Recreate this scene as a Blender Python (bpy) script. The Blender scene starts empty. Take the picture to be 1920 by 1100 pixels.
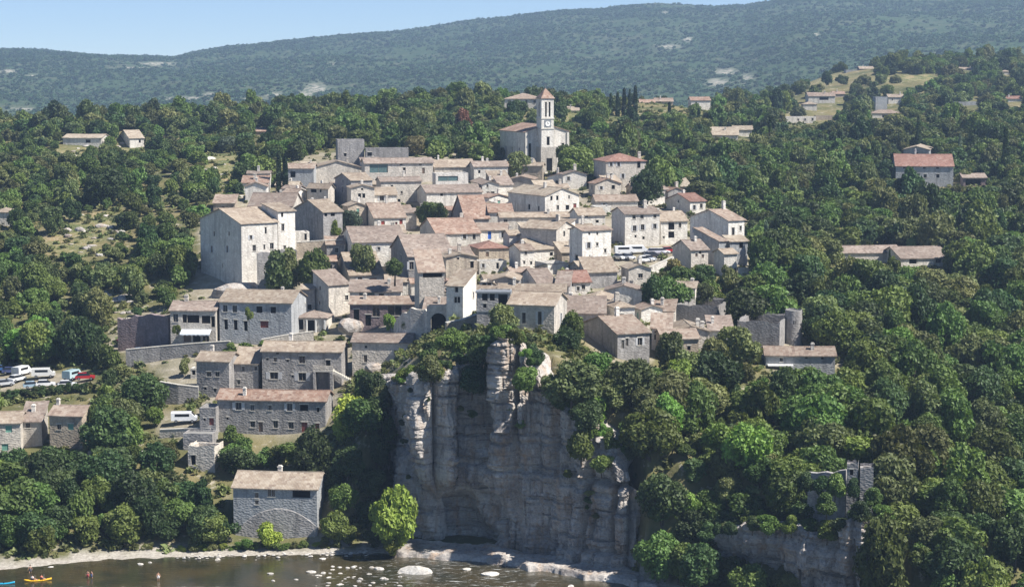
import bpy, bmesh, math, random
import numpy as np
from mathutils import Vector, Matrix
R = math.radians
rnd = random.Random(7)
SC = bpy.context.scene
COL = SC.collection

# ------------------------------------------------------------------ camera, sky, sun, exposure
CAMH, F, PX, PY = 81.0, 3583.0, 960.0, 550.0
TH = math.atan(420.0 / F)
CT, ST = math.cos(TH), math.sin(TH)
cd = bpy.data.cameras.new('camera')
cam = bpy.data.objects.new('camera', cd)
COL.objects.link(cam)
cd.sensor_width = 36.0
cd.lens = 36.0 * F / 1920.0
cd.clip_start, cd.clip_end = 1.0, 30000.0
cam.location = (0, 0, CAMH)
cam.rotation_euler = (math.pi / 2 - TH, 0, 0)
SC.camera = cam

SUN_AZ, SUN_EL = -21.0, 50.0            # degrees from +X towards +Y, and above the horizon
W = bpy.data.worlds.new('World')
SC.world = W
W.use_nodes = True
wn = W.node_tree.nodes
sky = wn.new('ShaderNodeTexSky')
sky.sky_type = 'NISHITA'
sky.sun_disc = False
sky.sun_elevation = R(SUN_EL)
sky.sun_rotation = R(90 - SUN_AZ)
sky.altitude = 200
sky.air_density = 0.55
sky.dust_density = 0.0
sky.ozone_density = 4.5
wn['Background'].inputs[1].default_value = 0.08
W.node_tree.links.new(sky.outputs[0], wn['Background'].inputs[0])
sl = bpy.data.lights.new('sun', 'SUN')
sl.energy = 5.0
sl.angle = R(0.5)
sl.color = (1.0, 0.95, 0.88)
sun = bpy.data.objects.new('sun', sl)
COL.objects.link(sun)
S = Vector((math.cos(R(SUN_EL)) * math.cos(R(SUN_AZ)), math.cos(R(SUN_EL)) * math.sin(R(SUN_AZ)), math.sin(R(SUN_EL))))
sun.rotation_euler = S.to_track_quat('Z', 'Y').to_euler()
sun.location = (200, 300, 300)
SC.view_settings.view_transform = 'Standard'
SC.view_settings.look = 'None'
SC.view_settings.gamma = 1.0
SC.view_settings.use_curve_mapping = False
SC.view_settings.exposure = 0.86
SC.cycles.use_denoising = True
SC.cycles.max_bounces = 4
SC.cycles.diffuse_bounces = 2
SC.cycles.glossy_bounces = 2
SC.cycles.transmission_bounces = 3
SC.cycles.volume_bounces = 0
SC.cycles.transparent_max_bounces = 4

# ------------------------------------------------------------------ projection helpers (authoring only)
def at(px, py, Y):
    a = (px - PX) / F
    b = (PY - py) / F
    dy = CT + b * ST
    dz = -ST + b * CT
    t = Y / dy
    return Vector((a * t, Y, CAMH + dz * t))
def proj(X, Y, Z):
    D = Y * CT - (Z - CAMH) * ST
    U = Y * ST + (Z - CAMH) * CT
    return PX + F * X / D, PY - F * U / D
def along(P, dx, dy, px):
    k = (px - PX) / F
    D = P.y * CT + (CAMH - P.z) * ST
    return (k * D - P.x) / (dx - k * dy * CT)

# ------------------------------------------------------------------ noise
def _h(i, j, k, s):
    with np.errstate(over='ignore'):
        n = (i.astype(np.int64) * 374761393 + j.astype(np.int64) * 668265263 + k.astype(np.int64) * 2147483647 + s * 974711) & 0xffffffff
        n = ((n ^ (n >> 13)) * 1274126177) & 0xffffffff
        n = (n ^ (n >> 16)) & 0xffffff
    return n / float(0xffffff)
def vn(x, y, s=0):
    x = np.asarray(x, float); y = np.asarray(y, float)
    i = np.floor(x); j = np.floor(y); u = x - i; v = y - j
    u = u * u * (3 - 2 * u); v = v * v * (3 - 2 * v); z = np.zeros_like(i)
    return ((_h(i, j, z, s) * (1 - u) + _h(i + 1, j, z, s) * u) * (1 - v) + (_h(i, j + 1, z, s) * (1 - u) + _h(i + 1, j + 1, z, s) * u) * v) * 2 - 1
def fbm(x, y, s=0, o=4):
    a, t = 1.0, 0.0
    for q in range(o):
        t = t + a * vn(x * 2 ** q + 17.3 * q, y * 2 ** q - 9.1 * q, s + q); a *= 0.5
    return t
def sstep(a, b, x):
    t = np.clip((x - a) / (b - a), 0, 1)
    return t * t * (3 - 2 * t)

# ------------------------------------------------------------------ materials
MATS = {}
def mat(name, base=(.5, .5, .5), rough=.9, spec=.15):
    m = bpy.data.materials.new(name); m.use_nodes = True
    nt = m.node_tree; b = nt.nodes['Principled BSDF']
    b.inputs['Base Color'].default_value = (*base, 1); b.inputs['Roughness'].default_value = rough
    b.inputs['Specular IOR Level'].default_value = spec
    MATS[name] = m
    return m, nt, b
def nd(nt, t, **kw):
    n = nt.nodes.new(t)
    for k, v in kw.items():
        if k.startswith('i_'):
            key = k[2:]; key = int(key) if key.isdigit() else key
            n.inputs[key].default_value = v
        else: setattr(n, k, v)
    return n
def lk(nt, a, b): nt.links.new(a, b)
def ramp(nt, fac, stops):
    r = nt.nodes.new('ShaderNodeValToRGB'); e = r.color_ramp.elements
    while len(e) < len(stops): e.new(0.5)
    for q, (p, c) in enumerate(stops):
        e[q].position = p; e[q].color = (*c, 1) if len(c) == 3 else c
    lk(nt, fac, r.inputs[0]); return r.outputs[0]
def noise(nt, co, scale, detail=4, rough=.6, dist=0.0):
    n = nd(nt, 'ShaderNodeTexNoise'); n.inputs['Scale'].default_value = scale; n.inputs['Detail'].default_value = detail
    n.inputs['Roughness'].default_value = rough; n.inputs['Distortion'].default_value = dist
    lk(nt, co, n.inputs['Vector']); return n.outputs['Fac']
def mix(nt, fac, a, b, mode='MIX'):
    m = nd(nt, 'ShaderNodeMix', data_type='RGBA', blend_type=mode)
    for s_, v in ((0, fac), (6, a), (7, b)):
        if hasattr(v, 'links'): lk(nt, v, m.inputs[s_])
        elif isinstance(v, (int, float)): m.inputs[s_].default_value = v
        else: m.inputs[s_].default_value = (*v, 1)
    return m.outputs[2]
def bump(nt, h, b, strength=.4, dist=.1):
    n = nd(nt, 'ShaderNodeBump'); n.inputs['Strength'].default_value = strength; n.inputs['Distance'].default_value = dist
    lk(nt, h, n.inputs['Height']); lk(nt, n.outputs[0], b.inputs['Normal'])
def geo_pos(nt): return nd(nt, 'ShaderNodeNewGeometry').outputs['Position']
def scaled(nt, co, sx, sy, sz):
    n = nd(nt, 'ShaderNodeMapping'); n.inputs['Scale'].default_value = (sx, sy, sz); lk(nt, co, n.inputs['Vector']); return n.outputs[0]
def rng(nt, v, a, b, c, d):
    n = nd(nt, 'ShaderNodeMapRange'); lk(nt, v, n.inputs[0])
    for q, x in enumerate((a, b, c, d)): n.inputs[q + 1].default_value = x
    return n.outputs[0]

def wall_mat(name, c1, c2, c3, bs=.5):
    m, nt, b = mat(name, c1); p = geo_pos(nt)
    n1 = noise(nt, p, .35, 5, .65); n2 = noise(nt, p, 2.6, 5, .7)
    col = mix(nt, rng(nt, n1, .35, .68, 0, 1), c1, c2)
    col = mix(nt, rng(nt, n2, .50, .72, 0, .8), col, c3)
    n4 = noise(nt, p, .8, 3, .5, .8); col = mix(nt, rng(nt, n4, .56, .60, 0, .55), col, tuple(min(.8, q * 1.18) for q in c1))
    st = noise(nt, scaled(nt, p, .9, .9, .12), 1.0, 4, .6)
    col = mix(nt, rng(nt, st, .50, .68, 0, .6), col, tuple(q * .8 for q in c3))
    vo = nd(nt, 'ShaderNodeTexVoronoi', feature='F1'); vo.inputs['Scale'].default_value = 1.0
    lk(nt, scaled(nt, p, 2.2, 2.2, 3.6), vo.inputs['Vector'])
    sep = nd(nt, 'ShaderNodeSeparateColor'); lk(nt, vo.outputs['Color'], sep.inputs[0])
    v = rng(nt, sep.outputs[0], 0, 1, .78, 1.16)
    col = mix(nt, bs, col, v, 'MULTIPLY')
    oi = nd(nt, 'ShaderNodeObjectInfo')
    col = mix(nt, 1.0, col, rng(nt, oi.outputs['Random'], 0, 1, .86, 1.1), 'MULTIPLY')
    lk(nt, col, b.inputs['Base Color']); bump(nt, vo.outputs['Distance'], b, .5, .12)
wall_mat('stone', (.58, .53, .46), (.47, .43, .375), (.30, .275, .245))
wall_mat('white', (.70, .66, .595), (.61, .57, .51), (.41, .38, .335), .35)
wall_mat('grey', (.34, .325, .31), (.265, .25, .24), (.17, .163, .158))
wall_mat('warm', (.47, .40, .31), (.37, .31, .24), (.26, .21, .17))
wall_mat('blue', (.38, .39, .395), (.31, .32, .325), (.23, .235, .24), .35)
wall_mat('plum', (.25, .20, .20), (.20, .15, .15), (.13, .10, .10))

def roof_mat(name, c1, c2, c3, c4):
    c1, c2, c3, c4 = [(q[0] * .70, q[1] * .73, q[2] * .76) for q in (c1, c2, c3, c4)]
    m, nt, b = mat(name, c1, .92, .1)
    uv = nd(nt, 'ShaderNodeUVMap').outputs[0]; p = geo_pos(nt)
    fl = nd(nt, 'ShaderNodeVectorMath', operation='FLOOR'); lk(nt, scaled(nt, uv, 1.7, 1.5, 1), fl.inputs[0])
    ad = nd(nt, 'ShaderNodeVectorMath', operation='ADD'); lk(nt, fl.outputs[0], ad.inputs[0])
    oi = nd(nt, 'ShaderNodeObjectInfo'); lk(nt, oi.outputs['Random'], ad.inputs[1])
    wh = nd(nt, 'ShaderNodeTexWhiteNoise', noise_dimensions='3D'); lk(nt, ad.outputs[0], wh.inputs[0])
    col = ramp(nt, wh.outputs[0], [(0, c3), (.3, c1), (.65, c2), (1, c4)])
    n1 = noise(nt, p, .5, 4, .7)
    col = mix(nt, rng(nt, n1, .35, .65, 0, .75), col, c1)
    n2 = noise(nt, p, .22, 3, .6)
    col = mix(nt, rng(nt, n2, .46, .68, 0, .6), col, c3)
    n3 = noise(nt, p, 1.4, 4, .75); col = mix(nt, rng(nt, n3, .54, .66, 0, .7), col, c4)
    col = mix(nt, 1.0, col, rng(nt, oi.outputs['Random'], 0, 1, .85, 1.12), 'MULTIPLY')
    lk(nt, col, b.inputs['Base Color'])
    wv = nd(nt, 'ShaderNodeTexWave', wave_type='BANDS', bands_direction='X'); wv.inputs['Scale'].default_value = 1.25
    wv.inputs['Distortion'].default_value = 1.6; lk(nt, uv, wv.inputs['Vector'])
    bump(nt, wv.outputs['Fac'], b, .45, .07)
roof_mat('tan', (.40, .31, .23), (.48, .39, .29), (.27, .20, .15), (.56, .47, .37))
roof_mat('brown', (.33, .25, .20), (.40, .31, .25), (.21, .16, .13), (.48, .40, .33))
roof_mat('pink', (.38, .275, .21), (.45, .35, .27), (.24, .17, .13), (.53, .44, .35))
roof_mat('orange', (.38, .235, .17), (.46, .33, .25), (.24, .15, .11), (.54, .42, .33))
roof_mat('red', (.33, .175, .13), (.38, .22, .17), (.23, .125, .095), (.43, .29, .23))
roof_mat('cream', (.45, .36, .265), (.53, .44, .33), (.30, .225, .165), (.60, .51, .40))
roof_mat('slab', (.36, .34, .31), (.40, .38, .34), (.30, .28, .26), (.42, .40, .37))

def simple(name, c, rough=.8, spec=.2, var=.15, scale=2.0):
    m, nt, b = mat(name, c, rough, spec)
    n = noise(nt, geo_pos(nt), scale, 4)
    lk(nt, mix(nt, 1.0, c, rng(nt, n, .3, .7, 1 - var, 1 + var), 'MULTIPLY'), b.inputs['Base Color'])
simple('glass', (.018, .02, .025), .12, .5, .2)
simple('glass_teal', (.09, .15, .15), .15, .5, .2)
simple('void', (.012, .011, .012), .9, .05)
simple('woodwork', (.30, .27, .23), .7)
simple('trim', (.52, .49, .43), .85)
simple('metal', (.22, .23, .24), .45, .4)
simple('whitepaint', (.72, .71, .68), .6, .3, .08)
simple('bark', (.10, .08, .06), .95, .05, .35, 4)
simple('rubber', (.02, .02, .02), .8)
simple('skin', (.45, .26, .18), .6, .3, .05)
simple('cloth_white', (.7, .7, .7), .9)
simple('hairdark', (.03, .02, .015), .7)
simple('clock_white', (.78, .77, .72), .6)
simple('canvas', (.62, .66, .70), .85)
# objects that take their own colour (shutters, car paint, kayaks, clothing)
def tinted(name, rough, spec, coat=0):
    m, nt, b = mat(name, (.5, .5, .5), rough, spec)
    oi = nd(nt, 'ShaderNodeObjectInfo'); n = noise(nt, geo_pos(nt), 3, 3)
    lk(nt, mix(nt, 1.0, oi.outputs['Color'], rng(nt, n, .3, .7, .9, 1.08), 'MULTIPLY'), b.inputs['Base Color'])
    b.inputs['Coat Weight'].default_value = coat
tinted('paint', .7, .25)
tinted('carpaint', .35, .5, .6)

def rock_mat(name, big, streaks=True):
    m, nt, b = mat(name, big[0], .95, .1); p = geo_pos(nt)
    n1 = noise(nt, p, .16, 6, .65, .4); col = ramp(nt, n1, [(.30, big[1]), (.48, big[0]), (.66, big[2])])
    st = noise(nt, scaled(nt, p, .5, .5, .13), 1.0, 7, .7)
    col = mix(nt, rng(nt, st, .50, .66, 0, .75), col, big[3])
    st2 = noise(nt, scaled(nt, p, .8, .8, .10), 1.3, 5, .6, .3)
    col = mix(nt, rng(nt, st2, .56, .72, 0, .7), col, big[4])
    hz = noise(nt, scaled(nt, p, .12, .12, 1.2), 1.0, 5, .65)
    col = mix(nt, rng(nt, hz, .56, .7, 0, .6), col, big[4])
    fn = noise(nt, p, 2.2, 6, .7)
    col = mix(nt, 1.0, col, rng(nt, fn, .3, .7, .72, 1.2), 'MULTIPLY')
    lk(nt, col, b.inputs['Base Color'])
    h2 = noise(nt, scaled(nt, p, 1, 1, 2.2), 1.1, 8, .7)
    bump(nt, h2, b, .9, .5)
rock_mat('cliff', ((.43, .395, .36), (.23, .205, .19), (.57, .535, .49), (.42, .29, .19), (.10, .09, .09)))
rock_mat('paleboulder', ((.58, .55, .50), (.45, .42, .38), (.68, .66, .62), (.5, .45, .38), (.35, .33, .30)))

def leaf_mat(name, trans):
    m, nt, b = mat(name, (.07, .11, .04), .55, .25)
    oi = nd(nt, 'ShaderNodeObjectInfo'); p = geo_pos(nt)
    hs = nd(nt, 'ShaderNodeHueSaturation')
    lk(nt, oi.outputs['Color'], hs.inputs['Color'])
    lk(nt, rng(nt, oi.outputs['Random'], 0, 1, .464, .522), hs.inputs['Hue'])
    n = noise(nt, p, .55, 3, .6); n2 = noise(nt, p, 2.5, 2)
    mu = nd(nt, 'ShaderNodeMath', operation='MULTIPLY')
    r2 = nd(nt, 'ShaderNodeMath', operation='FRACT'); r3 = nd(nt, 'ShaderNodeMath', operation='MULTIPLY'); r3.inputs[1].default_value = 7.31
    lk(nt, oi.outputs['Random'], r3.inputs[0]); lk(nt, r3.outputs[0], r2.inputs[0])
    lk(nt, rng(nt, n, .3, .7, .70, 1.30), mu.inputs[0]); lk(nt, rng(nt, r2.outputs[0], 0, 1, .58, 1.40), mu.inputs[1])
    mu2 = nd(nt, 'ShaderNodeMath', operation='MULTIPLY'); lk(nt, mu.outputs[0], mu2.inputs[0]); lk(nt, rng(nt, n2, .3, .7, .88, 1.12), mu2.inputs[1])
    lk(nt, mu2.outputs[0], hs.inputs['Value'])
    hs.inputs['Saturation'].default_value = .95
    lk(nt, hs.outputs[0], b.inputs['Base Color'])
    tr = nd(nt, 'ShaderNodeBsdfTranslucent')
    lk(nt, mix(nt, 1.0, hs.outputs[0], (1.5, 1.5, .7), 'MULTIPLY'), tr.inputs[0])
    mx = nd(nt, 'ShaderNodeMixShader'); mx.inputs[0].default_value = trans
    lk(nt, b.outputs[0], mx.inputs[1]); lk(nt, tr.outputs[0], mx.inputs[2])
    lk(nt, mx.outputs[0], nt.nodes['Material Output'].inputs[0])
leaf_mat('leaf', .22)

def ground_mat():
    m, nt, b = mat('ground', (.15, .13, .08), .95, .05); p = geo_pos(nt)
    at_ = nd(nt, 'ShaderNodeAttribute', attribute_name='zone'); sp = nd(nt, 'ShaderNodeSeparateColor'); lk(nt, at_.outputs['Color'], sp.inputs[0])
    n1 = noise(nt, p, .06, 6, .65); n2 = noise(nt, p, .35, 6, .7); n3 = noise(nt, p, 1.8, 5, .7)
    col = ramp(nt, n1, [(.32, (.07, .085, .035)), (.48, (.13, .125, .055)), (.62, (.20, .17, .085)), (.75, (.25, .21, .12))])
    col = mix(nt, rng(nt, n2, .57, .68, 0, .9), col, (.42, .38, .31))
    gr = ramp(nt, n2, [(.35, (.11, .125, .045)), (.5, (.19, .175, .075)), (.65, (.26, .23, .115))])
    n5 = noise(nt, p, .16, 5, .7, .6); gr = mix(nt, rng(nt, n5, .50, .60, 0, .85), gr, (.075, .10, .032)); gr = mix(nt, rng(nt, n5, .46, .36, 0, .8), gr, (.30, .22, .12))
    gr = mix(nt, rng(nt, n3, .55, .66, 0, .85), gr, (.42, .39, .33))
    col = mix(nt, sp.outputs[1], col, gr)
    pv = ramp(nt, n2, [(.3, (.20, .18, .13)), (.5, (.33, .29, .23)), (.7, (.42, .38, .31))])
    col = mix(nt, sp.outputs[0], col, pv)
    gv = ramp(nt, n3, [(.3, (.22, .20, .17)), (.5, (.36, .33, .285)), (.7, (.50, .47, .41))])
    col = mix(nt, sp.outputs[2], col, gv)
    lk(nt, col, b.inputs['Base Color']); bump(nt, n3, b, .7, .3)
ground_mat()
def hill_mat():
    m, nt, b = mat('hillside', (.08, .10, .05), .95, .05); p = geo_pos(nt)
    n1 = noise(nt, p, .004, 6, .62); n2 = noise(nt, p, .02, 6, .68); n3 = noise(nt, p, .11, 4, .7)
    g = ramp(nt, n3, [(.34, (.034, .066, .028)), (.5, (.048, .084, .035)), (.66, (.07, .098, .045))])
    br = ramp(nt, n3, [(.35, (.06, .09, .042)), (.5, (.095, .11, .062)), (.68, (.15, .145, .10))])
    col = mix(nt, rng(nt, n2, .46, .60, 0, .85), g, br)
    col = mix(nt, rng(nt, n1, .42, .52, .75, 0), col, g)
    at_ = nd(nt, 'ShaderNodeAttribute', attribute_name='zone'); sp = nd(nt, 'ShaderNodeSeparateColor'); lk(nt, at_.outputs['Color'], sp.inputs[0])
    mu = nd(nt, 'ShaderNodeMath', operation='MULTIPLY'); lk(nt, sp.outputs[0], mu.inputs[0]); lk(nt, rng(nt, n3, .44, .54, .15, 1), mu.inputs[1])
    col = mix(nt, mu.outputs[0], col, (.55, .50, .42))
    lk(nt, col, b.inputs['Base Color']); bump(nt, n3, b, 1.0, 5.0)
hill_mat()
def water_mat():
    m, nt, b = mat('water', (.028, .024, .014), .06, .5); p = geo_pos(nt)
    n = noise(nt, scaled(nt, p, .5, 1.3, 1), 1.4, 4, .6, .6); n2 = noise(nt, p, .12, 3)
    col = mix(nt, rng(nt, n2, .4, .62, 0, 1), (.058, .046, .022), (.030, .030, .017))
    ft = noise(nt, scaled(nt, p, .28, 1.5, 1), 1.5, 6, .7, 1.2)
    sx = nd(nt, 'ShaderNodeSeparateXYZ'); lk(nt, p, sx.inputs[0])
    d1 = rng(nt, sx.outputs[0], -34, -16, 0, 1); d2 = rng(nt, sx.outputs[0], 2, 12, 1, 0)
    mu = nd(nt, 'ShaderNodeMath', operation='MULTIPLY'); lk(nt, d1, mu.inputs[0]); lk(nt, d2, mu.inputs[1])
    mu2 = nd(nt, 'ShaderNodeMath', operation='MULTIPLY'); lk(nt, mu.outputs[0], mu2.inputs[0]); lk(nt, rng(nt, ft, .57, .66, 0, .8), mu2.inputs[1])
    col = mix(nt, mu2.outputs[0], col, (.62, .64, .64))
    lk(nt, col, b.inputs['Base Color']); lk(nt, rng(nt, mu2.outputs[0], 0, 1, .06, .7), b.inputs['Roughness'])
    bump(nt, n, b, .35, .12)
water_mat()

# ------------------------------------------------------------------ object helpers
def mesh(name, v, f, mats, smooth=False, uv=None, mi=None):
    me = bpy.data.meshes.new(name); me.from_pydata([tuple(map(float, q)) for q in v], [], [tuple(q) for q in f])
    for m in ([mats] if isinstance(mats, str) else mats): me.materials.append(MATS[m])
    if smooth: me.polygons.foreach_set('use_smooth', [True] * len(me.polygons))
    if mi: me.polygons.foreach_set('material_index', mi)
    if uv is not None:
        l = me.uv_layers.new(name='UVMap'); idx = np.zeros(len(me.loops), int); me.loops.foreach_get('vertex_index', idx)
        l.data.foreach_set('uv', np.asarray(uv, float)[idx].ravel())
    me.update(); return me
def npmesh(name, V, Q, m, smooth=False):
    me = bpy.data.meshes.new(name); k = Q.shape[1]
    me.vertices.add(len(V)); me.vertices.foreach_set('co', np.asarray(V, float).ravel())
    me.loops.add(Q.size); me.loops.foreach_set('vertex_index', Q.ravel().astype(np.int32))
    me.polygons.add(len(Q)); me.polygons.foreach_set('loop_start', np.arange(0, Q.size, k, dtype=np.int32))
    me.polygons.foreach_set('use_smooth', np.full(len(Q), smooth))
    me.materials.append(MATS[m]); me.update(calc_edges=True); me.validate(); return me
def ob(name, data, parent=None, loc=None, rz=0.0, color=None):
    o = bpy.data.objects.new(name, data); COL.objects.link(o)
    if parent is not None: o.parent = parent
    if loc is not None: o.location = loc
    if rz: o.rotation_euler = (0, 0, rz)
    if color is not None: o.color = (*color, 1)
    return o
def tag(o, label, cat=None, group=None, kind=None):
    if label: o['label'] = label
    if cat: o['category'] = cat
    if group: o['group'] = group
    if kind: o['kind'] = kind
    return o
def empty(name, loc, rz=0.0):
    o = ob(name, None, None, loc, rz); o.empty_display_size = .5; return o
BOXF = [(0, 3, 2, 1), (4, 5, 6, 7), (0, 1, 5, 4), (1, 2, 6, 5), (2, 3, 7, 6), (3, 0, 4, 7)]
def boxv(x0, x1, y0, y1, z0, z1):
    return [(x0, y0, z0), (x1, y0, z0), (x1, y1, z0), (x0, y1, z0), (x0, y0, z1), (x1, y0, z1), (x1, y1, z1), (x0, y1, z1)]
class MB:
    def __init__(s): s.v = []; s.f = []
    def add(s, v, f):
        n = len(s.v); s.v += list(v); s.f += [tuple(n + i for i in q) for q in f]; return s
    def box(s, *a): return s.add(boxv(*a), BOXF)
    def tube(s, p0, p1, r0, r1, n=8):
        p0, p1 = Vector(p0), Vector(p1); d = (p1 - p0).normalized(); a = d.orthogonal().normalized(); b = d.cross(a)
        v = [p0 + (a * math.cos(6.2832 * k / n) + b * math.sin(6.2832 * k / n)) * r0 for k in range(n)] + [p1 + (a * math.cos(6.2832 * k / n) + b * math.sin(6.2832 * k / n)) * r1 for k in range(n)]
        f = [(k, (k + 1) % n, n + (k + 1) % n, n + k) for k in range(n)] + [tuple(range(n - 1, -1, -1)), tuple(range(n, 2 * n))]
        return s.add([tuple(q) for q in v], f)
    def me(s, name, m, smooth=False): return mesh(name, s.v, s.f, m, smooth)
CACHE = {}
def cached(key, fn):
    if key not in CACHE: CACHE[key] = fn()
    return CACHE[key]
# ------------------------------------------------------------------ the houses (data; they also shape the ground they stand on)
HS = []
TL = [(1035, 316), (1022, 321), (850, 348), (812, 352), (742, 370), (700, 384), (640, 405), (600, 422), (555, 440), (520, 455), (470, 480), (430, 505), (400, 525), (360, 555), (322, 610), (250, 760)]
TC = [(690, 336), (675, 340), (612, 346), (594, 358), (540, 385), (500, 420), (470, 445), (430, 480), (400, 505), (360, 545), (322, 605), (250, 760)]
def ytab(t, py):
    q = sorted(t); return float(np.interp(py, [a for a, b in q], [b for a, b in q]))
def H(label, xA, yA, xB, base, yaw, roof='gable_u', rc='tan', wc='stone', L=None, xC=None, p=.33, Y=None, wins=None, chim=(), cat='house', name='stone_house', group=None, over=.35, extra=None, ctrl=True):
    if Y is None:
        w = min(1, max(0, (xA - 650) / 140)); Y = ytab(TL, base) * (1 - w) + ytab(TC, base) * w
    if 0 <= yaw <= 10 and xA > 530 and base < 560 and Y < 620: yaw += 7
    HS.append(dict(label=label, xA=xA, yA=yA, xB=xB, base=base, yaw=R(yaw), roof=roof, rc=rc, wc=wc, L=L, xC=xC, p=p, Y=Y, wins=wins, chim=chim, cat=cat, name=name, group=group, over=over, extra=extra, ctrl=ctrl))
# --- lower left, by the river
H('grey two storey house standing alone on the river bank', 437, 912, 594, 1022, -6, L=9, p=.42, wc='blue', wins=[(481, 928, .6, .9, 'w'), (505, 923, .6, 1.4, 'w'), (512, 923, .6, 1.4, 'w'), (565, 925, 3.1, 1.4, 'v'), (481, 941, .6, .8, 'w'), (561, 986, .5, .6, 'v'), (560, 1000, .7, 1.6, 'v')], name='river_house')
H('long two storey stone house with red mottled roof and white chimney', 407, 747, 610, 812, -6, L=7, p=.38, rc='orange', wc='grey', wins=[(447, 761, 1.1, 1.4, 's'), (473, 764, .7, 1.1, 'w'), (506, 764, .6, 1.0, 'w'), (543, 763, 1.0, 1.4, 's'), (570, 764, 1.5, 1.2, 'v'), (596, 768, .5, .9, 'v'), (426, 784, .4, .5, 'v'), (473, 795, .9, 1.2, 'w'), (488, 800, .8, 1.9, 'd'), (516, 795, .9, 1.4, 'w'), (545, 797, 1.0, 1.3, 'w'), (570, 801, 1.1, 2.0, 'p'), (594, 802, .8, 1.8, 'p')], chim=[(459, .2)], name='row_house')
H('low flat roofed annex with red door beside the long red roofed house', 374, 764, 404, 798, -6, 'flat', 'slab', 'grey', L=5, wins=[(396, 790, .9, 1.4, 'p'), (383, 786, .4, .5, 'v')], Y=350, name='annex')
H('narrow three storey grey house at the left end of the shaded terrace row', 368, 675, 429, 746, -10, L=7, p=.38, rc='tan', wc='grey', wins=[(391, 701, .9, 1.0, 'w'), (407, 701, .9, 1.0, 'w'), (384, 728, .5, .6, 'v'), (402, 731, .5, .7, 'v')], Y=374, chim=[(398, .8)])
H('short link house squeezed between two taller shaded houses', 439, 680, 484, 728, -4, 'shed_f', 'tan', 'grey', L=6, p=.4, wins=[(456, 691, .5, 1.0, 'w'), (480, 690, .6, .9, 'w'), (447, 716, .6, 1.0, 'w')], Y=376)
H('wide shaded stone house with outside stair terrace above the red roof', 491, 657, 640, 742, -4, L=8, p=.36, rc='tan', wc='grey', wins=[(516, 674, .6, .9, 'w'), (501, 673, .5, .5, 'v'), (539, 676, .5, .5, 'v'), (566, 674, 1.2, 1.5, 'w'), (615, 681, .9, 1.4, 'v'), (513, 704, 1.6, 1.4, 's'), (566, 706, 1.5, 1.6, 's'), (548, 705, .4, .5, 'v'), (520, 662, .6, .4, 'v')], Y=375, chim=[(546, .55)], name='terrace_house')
H('small stone house with pale gable at the right end of the shaded row', 660, 640, 770, 700, -5, L=8, p=.3, rc='brown', wc='stone', wins=[(685, 672, .7, 1.5, 'w'), (686, 650, .5, .5, 'v'), (742, 661, .7, 1.0, 'v')], Y=378)
H('low restaurant house with open gallery and pale awning', 319, 581, 404, 642, -2, L=9, p=.33, rc='brown', wc='stone', wins=[(329, 596, 1.1, 1.8, 'w'), (346, 597, .9, 1.8, 'v'), (362, 598, 2.6, 1.7, 'v'), (386, 599, 1.9, 1.7, 'v'), (400, 603, .8, 2.4, 'v'), (350, 633, 1.6, 1.8, 'd'), (368, 633, 1.6, 1.8, 'v'), (385, 633, 1.4, 1.8, 'w')], Y=406, chim=[(350, .5)], cat='restaurant', name='restaurant', extra='awning')
H('large grey inn with ivy on its front and a pink framed window', 411, 565, 546, 640, -8, L=13, p=.30, rc='tan', wc='blue', wins=[(422, 578, 1.0, 1.5, 's'), (440, 579, 1.0, 1.5, 's'), (486, 580, 1.3, 1.4, 'v'), (512, 581, 1.2, 1.4, 'v'), (423, 608, .8, 2.2, 'v'), (441, 609, .8, 2.2, 'v'), (460, 611, .8, 2.2, 'v'), (495, 608, 1.8, 1.5, 'p'), (572, 572, .5, .9, 'w'), (580, 573, .7, .9, 'v')], Y=407, name='inn')
H('open porch with white posts and hipped tile roof beside the inn', 556, 594, 612, 624, -6, 'hip', 'brown', 'white', L=6, p=.35, wins=[(563, 608, 1.3, 2.2, 'v'), (582, 610, 2.4, 2.3, 'v'), (600, 607, 2.3, 1.9, 'v')], Y=411, cat='porch', name='porch')
H('tall narrow stone house with sunlit end and square tile roof', 616, 534, 655, 602, 34, 'shed_f', 'brown', 'stone', xC=587, p=.36, wins=[(600, 540, .7, .9, 'w'), (650, 558, .8, 1.1, 'w'), (599, 568, .5, .8, 'v')], Y=424)
H('low tiled shed leaning against the tall narrow stone house', 566, 541, 590, 590, 6, 'gable_u', 'tan', 'stone', L=5, wins=[], Y=428)
H('house with dark gable and ochre roof below the garden wall', 656, 515, 718, 546, 14, xC=611, rc='tan', wc='stone', p=.38, wins=[(675, 524, 1.0, 1.2, 's'), (700, 525, 1.6, 1.0, 'p')], Y=440, chim=[(696, .6)])
H('low house with wide teal window under a long brown roof', 656, 546, 752, 572, 2, 'shed_f', 'brown', 'white', L=6, p=.32, wins=[(688, 553, 3.4, 1.6, 't'), (715, 554, 1.1, .9, 'v')], Y=416)
H('terrace house with salmon lean-to roof over dark reddish gallery', 656, 569, 778, 624, 0, 'shed_f', 'pink', 'plum', L=4, p=.30, wins=[(705, 583, 1.6, 2.4, 'w'), (740, 582, 3.0, 2.2, 'w'), (668, 590, 1.2, 2.4, 'v'), (690, 600, 1.2, 2.4, 'v')], Y=406)
H('tall house with pink roof and long dark loggia opening', 786, 509, 833, 605, 10, 'shed_f', 'pink', 'stone', L=8, p=.48, wins=[(811, 515, 4.0, 1.1, 'v'), (813, 560, 2.6, .9, 'v')], Y=392)
H('house with big shaded gable and mottled brown roof above the pink roof', 766, 480, 850, 540, 14, xC=708, rc='brown', wc='grey', p=.36, wins=[(726, 483, .8, 1.3, 'p'), (752, 483, .8, 1.3, 'p'), (770, 498, 1.0, 1.8, 's')], Y=430)
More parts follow.
